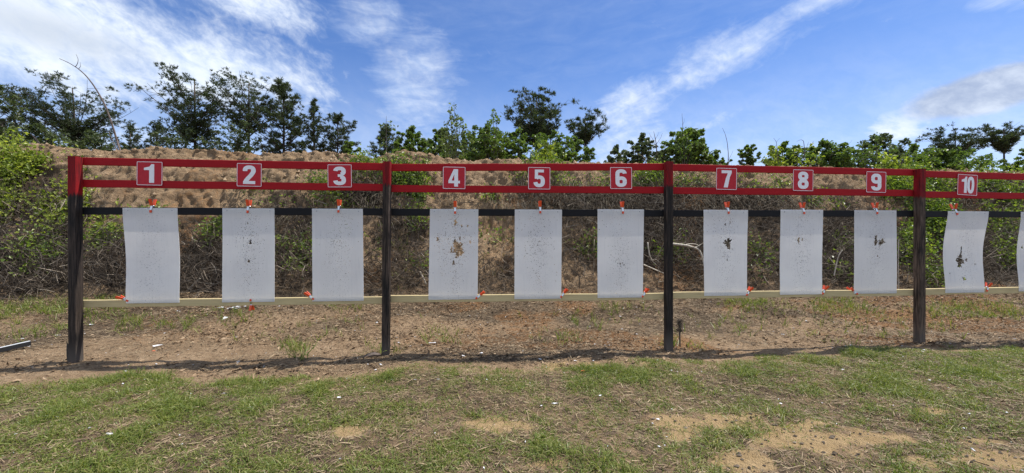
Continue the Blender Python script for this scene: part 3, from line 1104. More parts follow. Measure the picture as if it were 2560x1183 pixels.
def rrect(w, h, r, n=5):
    pts = []
    for cx, cy, a0 in ((w / 2 - r, h / 2 - r, 0), (-w / 2 + r, h / 2 - r, 90), (-w / 2 + r, -h / 2 + r, 180), (w / 2 - r, -h / 2 + r, 270)):
        for q in range(n):
            a = math.radians(a0 + 90 * q / (n - 1))
            pts.append((cx + r * math.cos(a), cy + r * math.sin(a)))
    return pts


def extrude(A, poly, y0, y1):
    """polygon in the x-z plane, front face at y0 (towards the viewer), back at y1"""
    n = len(poly)
    c = np.mean(poly, axis=0)
    V = [(x, y0, z) for x, z in poly] + [(x, y1, z) for x, z in poly] + [(c[0], y0, c[1])]
    T = [(2 * n, i, (i + 1) % n) for i in range(n)]
    Q = [(i, n + i, n + (i + 1) % n, (i + 1) % n) for i in range(n)]
    A.add(V, Q, T)


WORDS = ['one', 'two', 'three', 'four', 'five', 'six', 'seven', 'eight', 'nine', 'ten']
SIGNS = [(374.5, 434, 65, 60, 0.5), (623.5, 437.5, 63, 59, 0), (849.5, 440, 61, 58, 0), (1135.5, 445, 57, 56, 0), (1348, 446, 56, 56, 0), (1552.5, 445.5, 55, 55, 0),
         (1816, 447.5, 52, 55, 0), (2007.5, 451, 51, 54, 1.0), (2190, 455.5, 50, 53, 1.2), (2418, 462.5, 50, 52.5, 2.0)]
for k, (cx, cy, w, h, rot) in enumerate(SIGNS):
    c = fp(cx, cy, BACK + 0.004)
    a = fp(cx - w / 2, cy, BACK + 0.004)
    b = fp(cx + w / 2, cy, BACK + 0.004)
    Wd = np.dot(b - a, EX)
    Hh = h / F * c[1]
    root = empty('number_sign', tuple(c))
    root.rotation_euler = (0, math.radians(rot + 0.7 * math.sin(k * 2.3)), TH)
    num = str(k + 1)
    tag(root, 'red square sign with white border and white numeral ' + WORDS[k], 'sign', 'numbered lane signs on the red rails')
    A = Acc()
    extrude(A, rrect(Wd, Hh, 0.012), -0.003, 0.0)
    A.build('panel', M['signred'], root)
    A = Acc()
    o1 = rrect(Wd - 0.007, Hh - 0.007, 0.011, 5)
    o2 = rrect(Wd - 0.018, Hh - 0.018, 0.007, 5)
    n = len(o1)
    V = [(x, -0.0038, z) for x, z in o1] + [(x, -0.0038, z) for x, z in o2]
    A.add(V, [(i, (i + 1) % n, n + (i + 1) % n, n + i) for i in range(n)])
    A.build('border', M['signwhite'], root)
    A = Acc()
    dh = 0.775 * Hh
    sx = dh * (1.18 if len(num) == 1 else 0.80) * (Wd / Hh)
    tot = 0.53 if len(num) == 1 else 1.02
    x0 = -tot / 2 * sx
    lay = 0
    for qn, ch in enumerate(num):
        ox = x0 + (0.0 if qn == 0 else 0.50 * sx)
        if num == '1':
            ox += 0.0
        for ly in digit(ch):
            lay += 1
            for pl in ly:
                extrude(A, [(ox + x * sx, (z - 0.5) * dh) for x, z in pl], -0.0040 - 0.0003 * lay, -0.0032)
    A.build('numeral', M['signwhite'], root)

# ------------------------------------------------------------------ spring clamps
def clamp_meshes():
    out = {}

    def plate(pts, w0, w1, th, taper_tip=False):
        """bent strip of sheet metal: pts are (y, z), width w0 -> w1"""
        A = Acc()
        pts = np.array(pts, float)
        t = np.gradient(pts, axis=0)
        t /= np.linalg.norm(t, axis=1)[:, None]
        nn = np.stack([-t[:, 1], t[:, 0]], 1) * th / 2
        V = []
        for i, p in enumerate(pts):
            w = (w0 + (w1 - w0) * i / (len(pts) - 1)) / 2
            for s in (1, -1):
                q = p + nn[i] * s
                V += [(-w * 0.86, q[0], q[1]), (w * 0.86, q[0], q[1])]
            V += [(-w, p[0], p[1]), (w, p[0], p[1])]
        ring = [0, 1, 5, 3, 2, 4]
        n = len(pts)
        Q = []
        for i in range(n - 1):
            for a in range(6):
                b = (a + 1) % 6
                Q.append((i * 6 + ring[a], i * 6 + ring[b], (i + 1) * 6 + ring[b], (i + 1) * 6 + ring[a]))
        e = (n - 1) * 6
        Q += [(0, 4, 2, 0)[:3] + (2,)] if False else []
        T = [(0, 1, 5), (0, 5, 3), (0, 3, 2), (0, 2, 4), (e, e + 5, e + 1), (e, e + 3, e + 5), (e, e + 2, e + 3), (e, e + 4, e + 2)]
        A.add(V, Q, T)
        return A
    for s, nm in ((-1, 'front'), (1, 'back')):
        g = s * 0.026
        out['jaw_' + nm] = plate([(g, 0.012), (s * 0.027, 0.03), (s * 0.020, 0.055), (s * 0.014, 0.075), (s * 0.020, 0.10)], 0.019, 0.030, 0.004)
        out['grip_' + nm] = plate([(s * 0.018, 0.084), (s * 0.022, 0.102), (s * 0.030, 0.130), (s * 0.037, 0.155), (s * 0.038, 0.160)], 0.033, 0.036, 0.013)
        out['tip_' + nm] = plate([(s * 0.0245, -0.004), (g, 0.004), (g, 0.016), (s * 0.026, 0.026)], 0.026, 0.026, 0.009)
    A = Acc()
    A.tube([(-0.02, 0, 0.078), (0.02, 0, 0.078)], 0.0045, 8)
    out['pivot'] = A
    A = Acc()
    th = np.linspace(0, 2 * math.pi * 3.5, 60)
    A.tube(np.stack([np.linspace(-0.012, 0.012, 60), 0.009 * np.cos(th), 0.078 + 0.009 * np.sin(th)], 1), 0.0018, 5)
    out['spring'] = A
    return out


CM = {}
for nm, A in clamp_meshes().items():
    base = 'grip' if nm.startswith('grip') else 'jaw_tip' if nm.startswith('tip') else 'jaw' if nm.startswith('jaw') else nm
    mt = M['orange'] if base in ('grip', 'jaw_tip') else M['steel']
    o = A.build(base, mt, None, base in ('pivot', 'spring'))
    CM[nm] = o.data
    bpy.data.objects.remove(o)
from mathutils import Matrix


def clamp(px, py, ang, label, off=0.0, sc=1.0):
    """tip of the jaws at (px, py); handles point ang degrees clockwise from straight up"""
    c = fp(px, py, BACK - 0.012 + off)
    root = empty('spring_clamp', tuple(c))
    root.matrix_world = Matrix.Translation(Vector(c)) @ Matrix.Rotation(TH, 4, 'Z') @ Matrix.Rotation(math.radians(ang), 4, 'Y') @ Matrix.Scale(sc, 4)
    tag(root, label, 'clamp', 'orange tipped spring clamps')
    jaws = {}
    for nm, me in CM.items():
        base = 'grip' if nm.startswith('grip') else 'jaw_tip' if nm.startswith('tip') else 'jaw' if nm.startswith('jaw') else nm
        o = bpy.data.objects.new(base, me)
        COL.objects.link(o)
        o.parent = jaws.get(nm.split('_')[-1], root) if base in ('grip', 'jaw_tip') else root
        if base == 'jaw':
            jaws[nm.split('_')[-1]] = o


TOPC = [(381, 531, 1), (622, 532, 0), (848, 531, 0), (1138, 534, -1), (1350, 533, 0), (1556, 534, -2), (1819, 534, -4), (2007, 535, -4), (2189, 535, -5), (2388, 537, -11)]
for k, (x, y, a) in enumerate(TOPC):
    clamp(x, y, a, 'orange and steel spring clamp on the top edge of sheet number ' + WORDS[k])
LOWC = [(324, 752, -68, 'lower left corner'), (629, 748, 180, 'bottom edge, hanging down'), (786, 748, -52, 'lower left corner'), (1190, 746, 52, 'lower right corner'), (1401, 743, 40, 'lower right corner'),
        (1604, 742, 38, 'lower right corner'), (1864, 738, 38, 'lower right corner'), (2053, 735, 36, 'lower right corner'), (2140, 735, -50, 'lower left corner'), (2462, 728, 30, 'lower right corner')]
for k, (x, y, a, w) in enumerate(LOWC):
    clamp(x, y, a, 'orange and steel spring clamp at sheet number %s, %s' % (WORDS[k], w), 0.0, 0.86)
# EOF-PART-2
# ------------------------------------------------------------------ trees beyond the berm
def rot_dirs(r, n):
    v = r.normal(0, 1, (n, 3))
    return v / np.linalg.norm(v, axis=1)[:, None]


def add_leaves(A, C, D, Nn, L, W, fold=0.18):
    """one folded leaf-shaped quad per centre C, along D, normal near Nn"""
    D = D / (np.linalg.norm(D, axis=1)[:, None] + 1e-9)
    S = np.cross(D, Nn)
    S /= np.linalg.norm(S, axis=1)[:, None] + 1e-9
    U = np.cross(S, D)
    L = L[:, None]
    W = W[:, None]
    base = C - D * L * 0.5
    tip = C + D * L * 0.5 - U * L * fold
    m1 = C + S * W * 0.5 + U * W * fold - D * L * 0.05
    m2 = C - S * W * 0.5 + U * W * fold - D * L * 0.05
    n = len(C)
    V = np.stack([base, m1, tip, m2], 1).reshape(-1, 3)
    A.add(V, np.arange(n * 4).reshape(n, 4))


def bez(p0, p1, p2, n):
    t = np.linspace(0, 1, n)[:, None]
    return (1 - t) ** 2 * p0 + 2 * (1 - t) * t * p1 + t * t * p2


def crown_profile(kind, h):
    if kind == 'flat':      # old pine: widest high up
        return np.interp(h, [0, .2, .5, .75, .92, 1], [.28, .50, .88, 1.02, .92, .52])
    if kind == 'cone':
        return np.interp(h, [0, .25, .6, .85, 1], [.75, 1.0, .72, .40, .10])
    if kind == 'full':      # crown to the ground
        return np.interp(h, [0, .3, .6, .85, 1], [.85, 1.0, .95, .65, .15])
    return np.interp(h, [0, .2, .5, .8, 1], [.6, .92, 1.0, .72, .15])


def tree(name, label, cx, top, w, Y, cb, kind='round', leaf='pine', clumps=44, per=230, seed=0, lsize=None, trunk_r=None, lean=0.0, group='trees beyond the berm', bark='bark', limbs=True, base_z=0.0, spread=1.0):
    r = np.random.default_rng(5000 + seed)
    T = at(cx, top, Y)
    X = T[0]
    zt = T[2]
    zc = CZ - (cb - 591.5) / F * Y
    R = w / 2 / F * Y
    root = empty(name, (X + lean, Y, base_z))
    tag(root, label, 'tree', group)
    O = np.array([X + lean, Y, base_z])
    hgt = zt - base_z
    tr = trunk_r or max(0.035, hgt * 0.0125)
    n = 9
    f = np.linspace(0, 1, n)
    path = np.stack([X + lean * (1 - f) + np.cumsum(r.normal(0, 0.012 * R, n)) * f, Y + np.cumsum(r.normal(0, 0.012 * R, n)) * f, base_z - 0.2 + f * (hgt * 0.96 + 0.2)], 1)
    B = Acc()
    B.tube(path - O, tr * (1 - 0.86 * f) + 0.01, 7)
    A = Acc()
    pine = leaf == 'pine'
    nl = max(9, int(clumps * (0.66 if pine else 0.62)))
    nc = 7
    pc = max(10, int(per * clumps / (nl * nc) * (1.6 if pine else 0.85)))
    hh = (np.arange(nl) + r.random(nl)) / nl
    an = np.arange(nl) * 2.39996 + r.normal(0, 0.5, nl)
    wob = fbm(an * 0.8 + seed * 3.1, hh * 2.5 + seed, 77 + seed, 2)
    Ln = R * crown_profile(kind, hh) * (0.62 + 0.75 * wob) * (0.85 + 0.35 * r.random(nl)) * (1.06 if pine else 1.0)
    for q in range(nl):
        rise = (0.30 + 0.40 * hh[q]) if pine else (0.45 + 0.5 * hh[q])
        ze = zc + (zt - zc) * hh[q]
        z0 = max(base_z + 0.2 * hgt, ze - rise * Ln[q] - 0.04 * hgt)
        z0 = min(z0, path[-1, 2] - 0.03 * hgt)
        s0 = np.array([np.interp(z0, path[:, 2], path[:, 0]), np.interp(z0, path[:, 2], path[:, 1]), z0])
        e = np.array([np.interp(ze, path[:, 2], path[:, 0]) + Ln[q] * math.cos(an[q]), np.interp(ze, path[:, 2], path[:, 1]) + Ln[q] * math.sin(an[q]), ze])
        mid = s0 * 0.5 + e * 0.5 + np.array([0, 0, -0.12 * Ln[q]]) + r.normal(0, 0.06 * R, 3)
        lp = bez(s0, mid, e, 9)
        lr = (tr * (0.30 if pine else 0.26) + 0.008) * (1 - 0.55 * hh[q])
        B.tube(lp - O, np.linspace(lr, lr * 0.22, 9), 4, False)
        for c_ in range(nc):
            f_ = (0.26 + 0.74 * (c_ + r.random()) / nc) if pine else (0.40 + 0.60 * (c_ + r.random()) / nc)
            p_ = lp[min(8, int(f_ * 8))]
            side = r.normal(0, 1, 3) * np.array([1, 1, 0.5]) * Ln[q] * 0.20 * (1.15 - 0.5 * f_) * spread
            c = p_ + side + np.array([0, 0, 0.05 * R])
            B.tube(bez(p_, (p_ + c) / 2 + r.normal(0, 0.02 * R, 3), c, 4) - O, [lr * 0.4, lr * 0.3, lr * 0.22, 0.004], 3, False)
            cs = R * (0.115 if pine else 0.115) * (0.6 + 0.8 * r.random())
            m_ = int(pc * (0.5 + r.random()))
            if pine:
                nt = max(2, m_ // 10)
                tc = c + rot_dirs(r, nt) * (r.random((nt, 1)) ** 0.5) * cs * np.array([1.1, 1.1, 0.6])
                td = (tc - c) / (np.linalg.norm(tc - c, axis=1)[:, None] + 1e-6) * 0.6 + np.array([0, 0, 0.7]) + (e - s0) / (np.linalg.norm(e - s0) + 1e-6) * 0.3
                C = np.repeat(tc, 10, 0)
                D = np.repeat(td, 10, 0) + rot_dirs(r, nt * 10) * 0.95
                D = D / np.linalg.norm(D, axis=1)[:, None]
                L = (lsize or 0.20) * (0.65 + 0.6 * r.random(len(C)))
                add_leaves(A, C + D * L[:, None] * 0.45 - O, D, rot_dirs(r, len(C)), L, L * 0.145, 0.05)
            else:
                C = c + rot_dirs(r, m_) * (r.random((m_, 1)) ** 0.5) * cs * np.array([1.15, 1.15, 0.8])
                L = (lsize or 0.145) * (0.55 + 0.8 * r.random(m_))
                D = rot_dirs(r, m_) * np.array([1, 1, 0.5]) + np.array([0, 0, -0.25])
                add_leaves(A, C - O, D, rot_dirs(r, m_) * 0.7 + np.array([0.15, 0, 0.8]), L, L * 0.62)
    B.build('trunk', M[bark], root, True)
    A.build('crown', M[{'pine': 'pine'}.get(leaf, leaf)], root)
    return root


PT = 'pine_tree'
BT_ = 'broadleaf_tree'
# name, label, cx, top, width, distance, crown bottom, kind, leaf, clumps, per
TREES = [
    (PT, 'dark pine filling the left edge of the photo', 40, 222, 190, 25, 395, 'full', 'pine', 60, 260),
    (BT_, 'leafy tree top at the far left edge above the pines', -15, 188, 110, 21, 330, 'round', 'dim', 36, 110),
    (PT, 'broad round-topped dark pine behind the leaning dead sapling', 190, 205, 200, 27, 350, 'flat', 'pine', 64, 270),
    (PT, 'short dark pine low in the gap left of the big pine group', 325, 312, 95, 30, 400, 'round', 'pine', 30, 180),
    (PT, 'tallest spreading pine, left one of the big pine group', 490, 180, 200, 26, 335, 'flat', 'pine', 58, 260),
    (PT, 'middle pine of the big group with a bare forked trunk', 622, 186, 150, 27, 320, 'flat', 'pine', 46, 230),
    (PT, 'right pine of the big group, dense down to the berm', 708, 200, 112, 25, 385, 'full', 'pine', 60, 260),
    (PT, 'slender young pine with open crown right of the big group', 787, 244, 46, 24, 375, 'cone', 'pine', 36, 80),
    (PT, 'bushy mid-sized pine between the slender pine and the gap', 843, 284, 92, 25, 385, 'round', 'pine', 36, 190),
    (PT, 'small dark pine at the left end of the central thicket', 960, 312, 72, 22, 400, 'cone', 'pine', 34, 140),
    (BT_, 'bright green bushy tree beside the small dark pine', 1030, 319, 92, 19, 405, 'round', 'oak', 40, 170),
    (BT_, 'low dark green bush between bushy tree and sparse sapling', 1090, 340, 70, 20, 405, 'round', 'oak', 26, 130),
    (BT_, 'green tree with a thin leader left of the tall central pine', 1225, 318, 120, 18, 405, 'full', 'oak', 52, 170),
    (PT, 'tall dense central pine with rounded top', 1342, 230, 146, 24, 350, 'flat', 'pine', 62, 300),
    (PT, 'open pine with leaning limbs right of the central pine', 1462, 274, 84, 22, 350, 'flat', 'pine', 34, 150),
    (BT_, 'green undergrowth tree at the foot of the central pine', 1375, 330, 130, 19, 410, 'full', 'oak', 40, 130),
    (BT_, 'small green tree right of the open pine', 1545, 362, 80, 20, 412, 'round', 'dim', 26, 120),
    (BT_, 'grey-green tree with bare twigs, left of the domed green tree', 1605, 336, 84, 20, 412, 'round', 'dim', 34, 130),
    (BT_, 'domed dense green tree above the third post', 1722, 322, 122, 18, 415, 'full', 'oak', 62, 190),
    (BT_, 'tiny round-topped tree standing alone between signs 7 and 8', 1869, 357, 46, 19, 405, 'round', 'oak', 20, 90),
    (BT_, 'green tree above sign 8', 1955, 356, 84, 19, 420, 'round', 'oak', 34, 130),
    (BT_, 'wide green tree above and between signs 8 and 9', 2060, 356, 140, 18, 422, 'full', 'oak', 50, 140),
    (BT_, 'loose-topped tree above sign 9', 2200, 336, 110, 19, 422, 'round', 'dim', 44, 120),
    (PT, 'broad pine behind the green trees near the last post', 2385, 314, 120, 26, 390, 'flat', 'pine', 44, 210),
    (BT_, 'green tree in front of the broad right-hand pine', 2350, 378, 150, 18, 425, 'full', 'oak', 52, 150),
    (PT, 'straight pine with visible trunk near the right edge', 2513, 306, 78, 24, 370, 'flat', 'pine', 34, 170),
    (BT_, 'green tree cut off by the right edge of the photo', 2590, 366, 90, 19, 430, 'full', 'oak', 40, 140),
    (BT_, 'dark undergrowth tree low behind the berm at far left', 110, 318, 170, 23, 400, 'full', 'dim', 44, 170),
    (BT_, 'dark undergrowth tree at the foot of the round-topped pine', 250, 330, 130, 24, 400, 'full', 'dim', 34, 150),
    (BT_, 'dark undergrowth tree at the foot of the tallest pine', 460, 318, 150, 25, 400, 'full', 'dim', 40, 150),
    (BT_, 'dark undergrowth tree at the foot of the middle pine', 600, 305, 130, 25, 400, 'full', 'dim', 36, 150),
    (BT_, 'green shrub on the berm crest right of the bushy pine', 872, 348, 56, 17, 400, 'full', 'oak', 22, 120),
    (BT_, 'green shrub behind the crest above the second post', 985, 372, 70, 17, 410, 'full', 'oak', 20, 110),
    (BT_, 'low green shrub row above sign 4', 1150, 370, 110, 17, 410, 'full', 'oak', 30, 130),
    (BT_, 'low green shrub left of the domed tree', 1650, 372, 60, 17, 418, 'full', 'dim', 20, 110),
    (BT_, 'pale green bushy tree between the sparse sapling and bright green tree', 1105, 322, 90, 21, 405, 'full', 'sapling', 36, 130),
    (BT_, 'green tree filling the gap right of the sparse sapling', 1180, 330, 84, 20, 405, 'full', 'oak', 34, 130),
    (BT_, 'dense green tree at the left foot of the central pine', 1290, 325, 100, 20, 408, 'full', 'oak', 40, 140),
    (BT_, 'green tree under the open pine', 1440, 345, 90, 20, 412, 'full', 'oak', 34, 130),
    (BT_, 'green tree right of the loose-topped tree above sign 9', 2275, 362, 100, 20, 425, 'full', 'oak', 36, 130),
    (BT_, 'low green shrub right of the domed tree', 1790, 385, 60, 18, 420, 'full', 'oak', 18, 100),
    (PT, 'dark pine standing outside the left edge of the photo', -130, 235, 180, 26, 395, 'full', 'pine', 40, 200),
    (BT_, 'green tree standing outside the right edge of the photo', 2720, 350, 150, 20, 430, 'full', 'oak', 36, 120),
    (PT, 'small dark pine between the round-topped pine and the big group', 390, 305, 90, 29, 395, 'cone', 'pine', 34, 160),
]
for i, t in enumerate(TREES):
    tree(t[0], t[1], t[2], t[3], t[4], t[5], t[6], t[7], t[8], t[9], t[10], seed=i, bark='bark' if t[8] == 'pine' else 'bark2')


def sparse_sapling(label, cx, top, w, Y, cb, stems, leaves, leaf, seed, name='sapling', lsz=0.13):
    """thin upright stems carrying few leaves: each stem and leaf tuft reads against the sky"""
    r = np.random.default_rng(7000 + seed)
    T = at(cx, top, Y)
    zb = CZ - (cb - 591.5) / F * Y - 1.0
    R = w / 2 / F * Y
    root = empty(name, (T[0], Y, zb))
    tag(root, label, 'tree', None)
    O = np.array(root.location)
    B = Acc()
    A = Acc()
    for q in range(stems):
        fx = (q + 0.5) / stems * 2 - 1
        hgt = (T[2] - zb) * (1 - 0.45 * abs(fx) ** 1.3) * (0.85 + 0.15 * r.random() if q != stems // 2 else 1)
        end = np.array([fx * R * (0.7 + 0.4 * r.random()), r.normal(0, R * 0.4), hgt])
        mid = np.array([end[0] * 0.35 + r.normal(0, .05), end[1] * 0.4, hgt * 0.55])
        p = bez(np.array([r.normal(0, .05), r.normal(0, .05), -0.2]), mid, end, 9)
        B.tube(p, np.linspace(0.022, 0.005, 9), 4, False)
        for k in range(leaves):
            f = 0.42 + 0.58 * (k + 1) / leaves
            i = f * 8
            s0 = p[int(min(7, i))] + (p[int(min(8, i + 1))] - p[int(min(7, i))]) * (i % 1)
            c = s0 + r.normal(0, 1, 3) * np.array([.16, .16, .07]) * (0.4 if f > 0.95 else 1)
            B.tube([s0, (s0 + c) / 2 + [0, 0, .02], c], [0.005, 0.004, 0.003], 3, False)
            m_ = 4 + r.integers(0, 5)
            C = c + r.normal(0, 0.055, (m_, 3))
            L = lsz * (0.6 + 0.7 * r.random(m_))
            add_leaves(A, C, rot_dirs(r, m_) + np.array([0, 0, -0.2]), rot_dirs(r, m_) * .8 + np.array([0, 0, .7]), L, L * 0.66)
    B.build('stem', M['bark2'], root, True)
    A.build('leaves', M[leaf], root)
    return root


sparse_sapling('sparse pale-leaved sapling with many thin stems against the sky', 1135, 256, 90, 15.5, 395, 9, 13, 'sapling', 1)
sparse_sapling('thin leafy leader rising above the green tree left of the central pine', 1232, 264, 70, 17, 380, 5, 14, 'oak', 2)
sparse_sapling('single thin arching shoot with few leaves above the small dark pine', 965, 290, 22, 15, 395, 1, 7, 'sapling', 3)
sparse_sapling('loose leafy shoots topping the tree above sign 9', 2195, 336, 120, 17, 410, 7, 13, 'oak', 4)
sparse_sapling('yellow-green shrub on the crest above sign 5', 1368, 358, 60, 13.4, 408, 9, 14, 'lime', 5, 'crest_shrub', 0.16)
sparse_sapling('leafy shoots above the domed green tree', 1712, 316, 60, 17, 370, 5, 12, 'oak', 6)
sparse_sapling('arching leafy shoots on the tree above sign 8', 1995, 352, 60, 16, 410, 4, 8, 'lime', 7)
sparse_sapling('short yellow-green shrub on the crest above the last post', 2235, 378, 80, 14.2, 420, 9, 12, 'lime', 8, 'crest_shrub', 0.14)
sparse_sapling('leafy young shrub with yellowish shoots right of the lone tree', 1935, 362, 40, 16, 415, 5, 12, 'lime', 9)


def bare_stem(name, label, pts, r0, r1, Y, mat='deadpole', twigs=(), cat='branch', Ys=None):
    n = len(pts)
    Ys = Ys or [Y] * n
    P = np.array([at(a, b, y) for (a, b), y in zip(pts, Ys)])
    # smooth the polyline
    t = np.linspace(0, n - 1, n * 5)
    S = np.stack([np.interp(t, np.arange(n), P[:, i]) for i in range(3)], 1)
    for _ in range(3):
        S[1:-1] = (S[:-2] + 2 * S[1:-1] + S[2:]) / 4
    root = empty(name, tuple(S[0]))
    tag(root, label, cat)
    A = Acc()
    A.tube(S - S[0], np.linspace(r0, r1, len(S)), 6)
    A.build('stem', M[mat], root, True)
    for (pp, ra) in twigs:
        yy = np.interp(pp[0][1], [p[1] for p in pts][::-1] if pts[0][1] > pts[-1][1] else [p[1] for p in pts], (Ys[::-1] if pts[0][1] > pts[-1][1] else Ys))
        Q = np.array([at(a, b, yy) for a, b in pp])
        tt = np.linspace(0, len(pp) - 1, len(pp) * 3)
        Q = np.stack([np.interp(tt, np.arange(len(pp)), Q[:, i]) for i in range(3)], 1)
        for _ in range(2):
            Q[1:-1] = (Q[:-2] + 2 * Q[1:-1] + Q[2:]) / 4
        B = Acc()
        B.tube(Q - S[0], np.linspace(ra, ra * 0.4, len(Q)), 5)
        B.build('twig', M[mat], root, True)
    return root


bare_stem('dead_sapling', 'leaning bare dead sapling rising from the berm, forked at its tip',
          [(340, 470), (318, 420), (298, 370), (280, 310), (262, 260), (236, 216), (216, 190), (196, 172), (172, 157), (149, 147)], 0.032, 0.008, 11.0,
          twigs=[([(188, 168), (194, 160), (196, 148), (190, 136)], 0.010), ([(197, 172), (202, 166), (200, 155)], 0.007), ([(303, 385), (290, 372), (272, 330)], 0.018), ([(318, 420), (330, 440), (347, 456), (370, 472)], 0.015)],
          cat='dead tree', Ys=[11.3, 11.6, 12.2, 12.2, 12.2, 12.2, 12.2, 12.2, 12.2, 12.2])
bare_stem('dead_snag', 'crooked dead branch sticking out of the berm top at far left', [(120, 430), (112, 400), (104, 372), (92, 350), (78, 335)], 0.045, 0.012, 11.8,
          twigs=[([(112, 400), (98, 412), (88, 430)], 0.02), ([(104, 374), (112, 362), (118, 350)], 0.012)])
bare_stem('bare_shoot', 'thin bare shoot standing against the sky between signs 6 and 7', [(1820, 415), (1821, 385), (1818, 355), (1813, 335), (1806, 320)], 0.014, 0.004, 14, twigs=[([(1821, 400), (1828, 388), (1833, 376)], 0.006)])
bare_stem('bare_shoot', 'thin bare twig on top of the domed green tree', [(1707, 340), (1707, 318), (1706, 300), (1705, 284)], 0.012, 0.004, 17.4, twigs=[([(1707, 312), (1711, 302), (1710, 296)], 0.006)])
bare_stem('bare_shoot', 'twiggy bare top of the grey-green tree', [(1640, 400), (1642, 370), (1638, 345), (1634, 328)], 0.03, 0.006, 18.5,
          twigs=[([(1641, 368), (1630, 345), (1622, 332)], 0.01), ([(1640, 362), (1652, 345), (1656, 333)], 0.01), ([(1638, 348), (1645, 338), (1646, 330)], 0.008)])
bare_stem('bare_shoot', 'bare forked twig on the crest above sign 8', [(1944, 400), (1943, 375), (1941, 355), (1934, 345)], 0.014, 0.004, 15.5, twigs=[([(1941, 356), (1945, 350), (1950, 345)], 0.006)])
bare_stem('bare_shoot', 'arching dry stalk above and between signs 8 and 9', [(2010, 400), (2011, 370), (2009, 352), (2002, 349), (1992, 354)], 0.016, 0.004, 15.5)
bare_stem('fallen_branch', 'bleached forked branch lying in the brush right of the third post', [(1678, 610), (1712, 613), (1745, 622), (1754, 636), (1760, 662), (1768, 690)], 0.034, 0.012, 9.3, 'deadwood',
          twigs=[([(1735, 620), (1752, 612), (1768, 600)], 0.012), ([(1712, 613), (1730, 609), (1745, 612)], 0.018)], Ys=[9.35, 9.25, 9.2, 9.2, 9.15, 9.1])
bare_stem('fallen_branch', 'bleached straight stick slanting down behind the third post', [(1604, 660), (1630, 671), (1660, 684)], 0.018, 0.013, 8.9, 'deadwood')
bare_stem('fallen_branch', 'thin pale crooked branch between sheet 6 and the third post', [(1619, 606), (1623, 636), (1630, 652), (1642, 664)], 0.016, 0.010, 9.3, 'deadwood', twigs=[([(1630, 650), (1640, 648), (1648, 655)], 0.008)])
bare_stem('fallen_branch', 'grey stick leaning in the brush left of sheet 4', [(1050, 680), (1058, 695), (1066, 712)], 0.022, 0.016, 8.9, 'deadwood')
bare_stem('fallen_branch', 'grey broken limb in dark brush between sheets 1 and 2', [(464, 735), (478, 718), (492, 704), (500, 696)], 0.024, 0.016, 8.6, 'deadwood', twigs=[([(492, 704), (512, 709), (535, 708), (538, 712)], 0.010)])
bare_stem('fallen_branch', 'thin dry stick on dirt face between signs 2 and 3', [(772, 456), (798, 449), (818, 442)], 0.018, 0.014, 11.0, 'deadwood')
bare_stem('fallen_branch', 'crooked dry branch right of sheet 8', [(2085, 690), (2090, 665), (2096, 640), (2106, 625)], 0.016, 0.008, 8.9, 'deadwood', twigs=[([(2090, 665), (2078, 650), (2070, 640)], 0.008)])
bare_stem('curled_vine', 'pale vine stem curled into a loop among leaves at far left', [(74, 528), (80, 522), (92, 520), (104, 524), (106, 530), (98, 534), (86, 533)], 0.012, 0.010, 9.6, 'deadwood', cat='vine')
bare_stem('dry_stalk', 'upright dry stalk right of sheet 9', [(2247, 735), (2246, 680), (2246, 640), (2247, 600)], 0.010, 0.006, 8.6, 'deadwood', cat='stalk')

# small dried weed at the third post
r = np.random.default_rng(77)
wb = at(1700, 858, 5.2)
wroot = empty('dead_weed', tuple(wb))
tag(wroot, 'small brown dried weed standing beside the third post', 'weed')
A = Acc()
A.tube([(0, 0, -0.05), (-0.005, 0, .12), (0.005, 0, .22), (0.0, 0, 0.30)], [0.010, 0.012, 0.012, 0.008], 5)
A.build('stem', M['twig'], wroot)
A = Acc()
for q in range(150):
    s0 = np.array([r.normal(0, .008), r.normal(0, .008), 0.14 + 0.17 * r.random()])
    d = rot_dirs(r, 1)[0] * np.array([.055, .055, .04]) + np.array([0, 0, .03])
    A.tube([s0, s0 + d * .6, s0 + d], [0.003, 0.0025, 0.001], 3, False)
A.build('seed_head', M['twig'], wroot)

# ------------------------------------------------------------------ growth on the berm (uncountable masses)
def berm_sample(n, lst, seed, nzamp=1.0, t0=0.02, t1=1.03):
    r = np.random.default_rng(seed)
    n = int(n * 44 / 36)
    X = r.uniform(-21, 23, n)
    t = r.uniform(t0, t1, n)
    Pt = berm_pt(X, t)
    px, py = proj(Pt)
    nz = (fbm(X * 2.2, t * 9, seed, 3) - 0.5) * nzamp
    w = mask(lst, px, py, nz)
    k = r.random(n) < w
    return Pt[k], X[k], t[k], r


# leafy vines and brambles
Pt, X, t, r = berm_sample(62000, GREEN, 1201, 1.5)
cl = fbm(X * 1.6, t * 7, 1207, 3)
keep = r.random(len(X)) < sstep(cl, 0.40, 0.66)
Pt = Pt[keep]
A = Acc()
m_ = 15
n = len(Pt)
h = r.random((n, 1)) ** 1.3 * (0.55 * sstep(fbm(Pt[:, 0] * 1.1, Pt[:, 1] * 1.1, 1211, 2), 0.3, 0.7)[:, None] + 0.08)
C0 = Pt + np.array([0, -0.72, 0.62]) * h
C = np.repeat(C0, m_, 0) + r.normal(0, 0.125, (n * m_, 3))
L = 0.078 * (0.5 + 0.9 * r.random(len(C)))
Dv = rot_dirs(r, len(C)) + np.array([0, -0.5, -0.35])
Nv = rot_dirs(r, len(C)) * 0.7 + np.array([0.35, -0.25, 0.9])
pcx, pcy = proj(C)
yl = (pcx < 330 + 60 * r.normal(size=len(C))) & (pcy < 570 + 30 * r.normal(size=len(C)))
add_leaves(A, C[~yl], Dv[~yl], Nv[~yl], L[~yl], L[~yl] * 0.68)
A2 = Acc()
add_leaves(A2, C[yl], Dv[yl], Nv[yl], L[yl] * 1.12, L[yl] * 0.76)
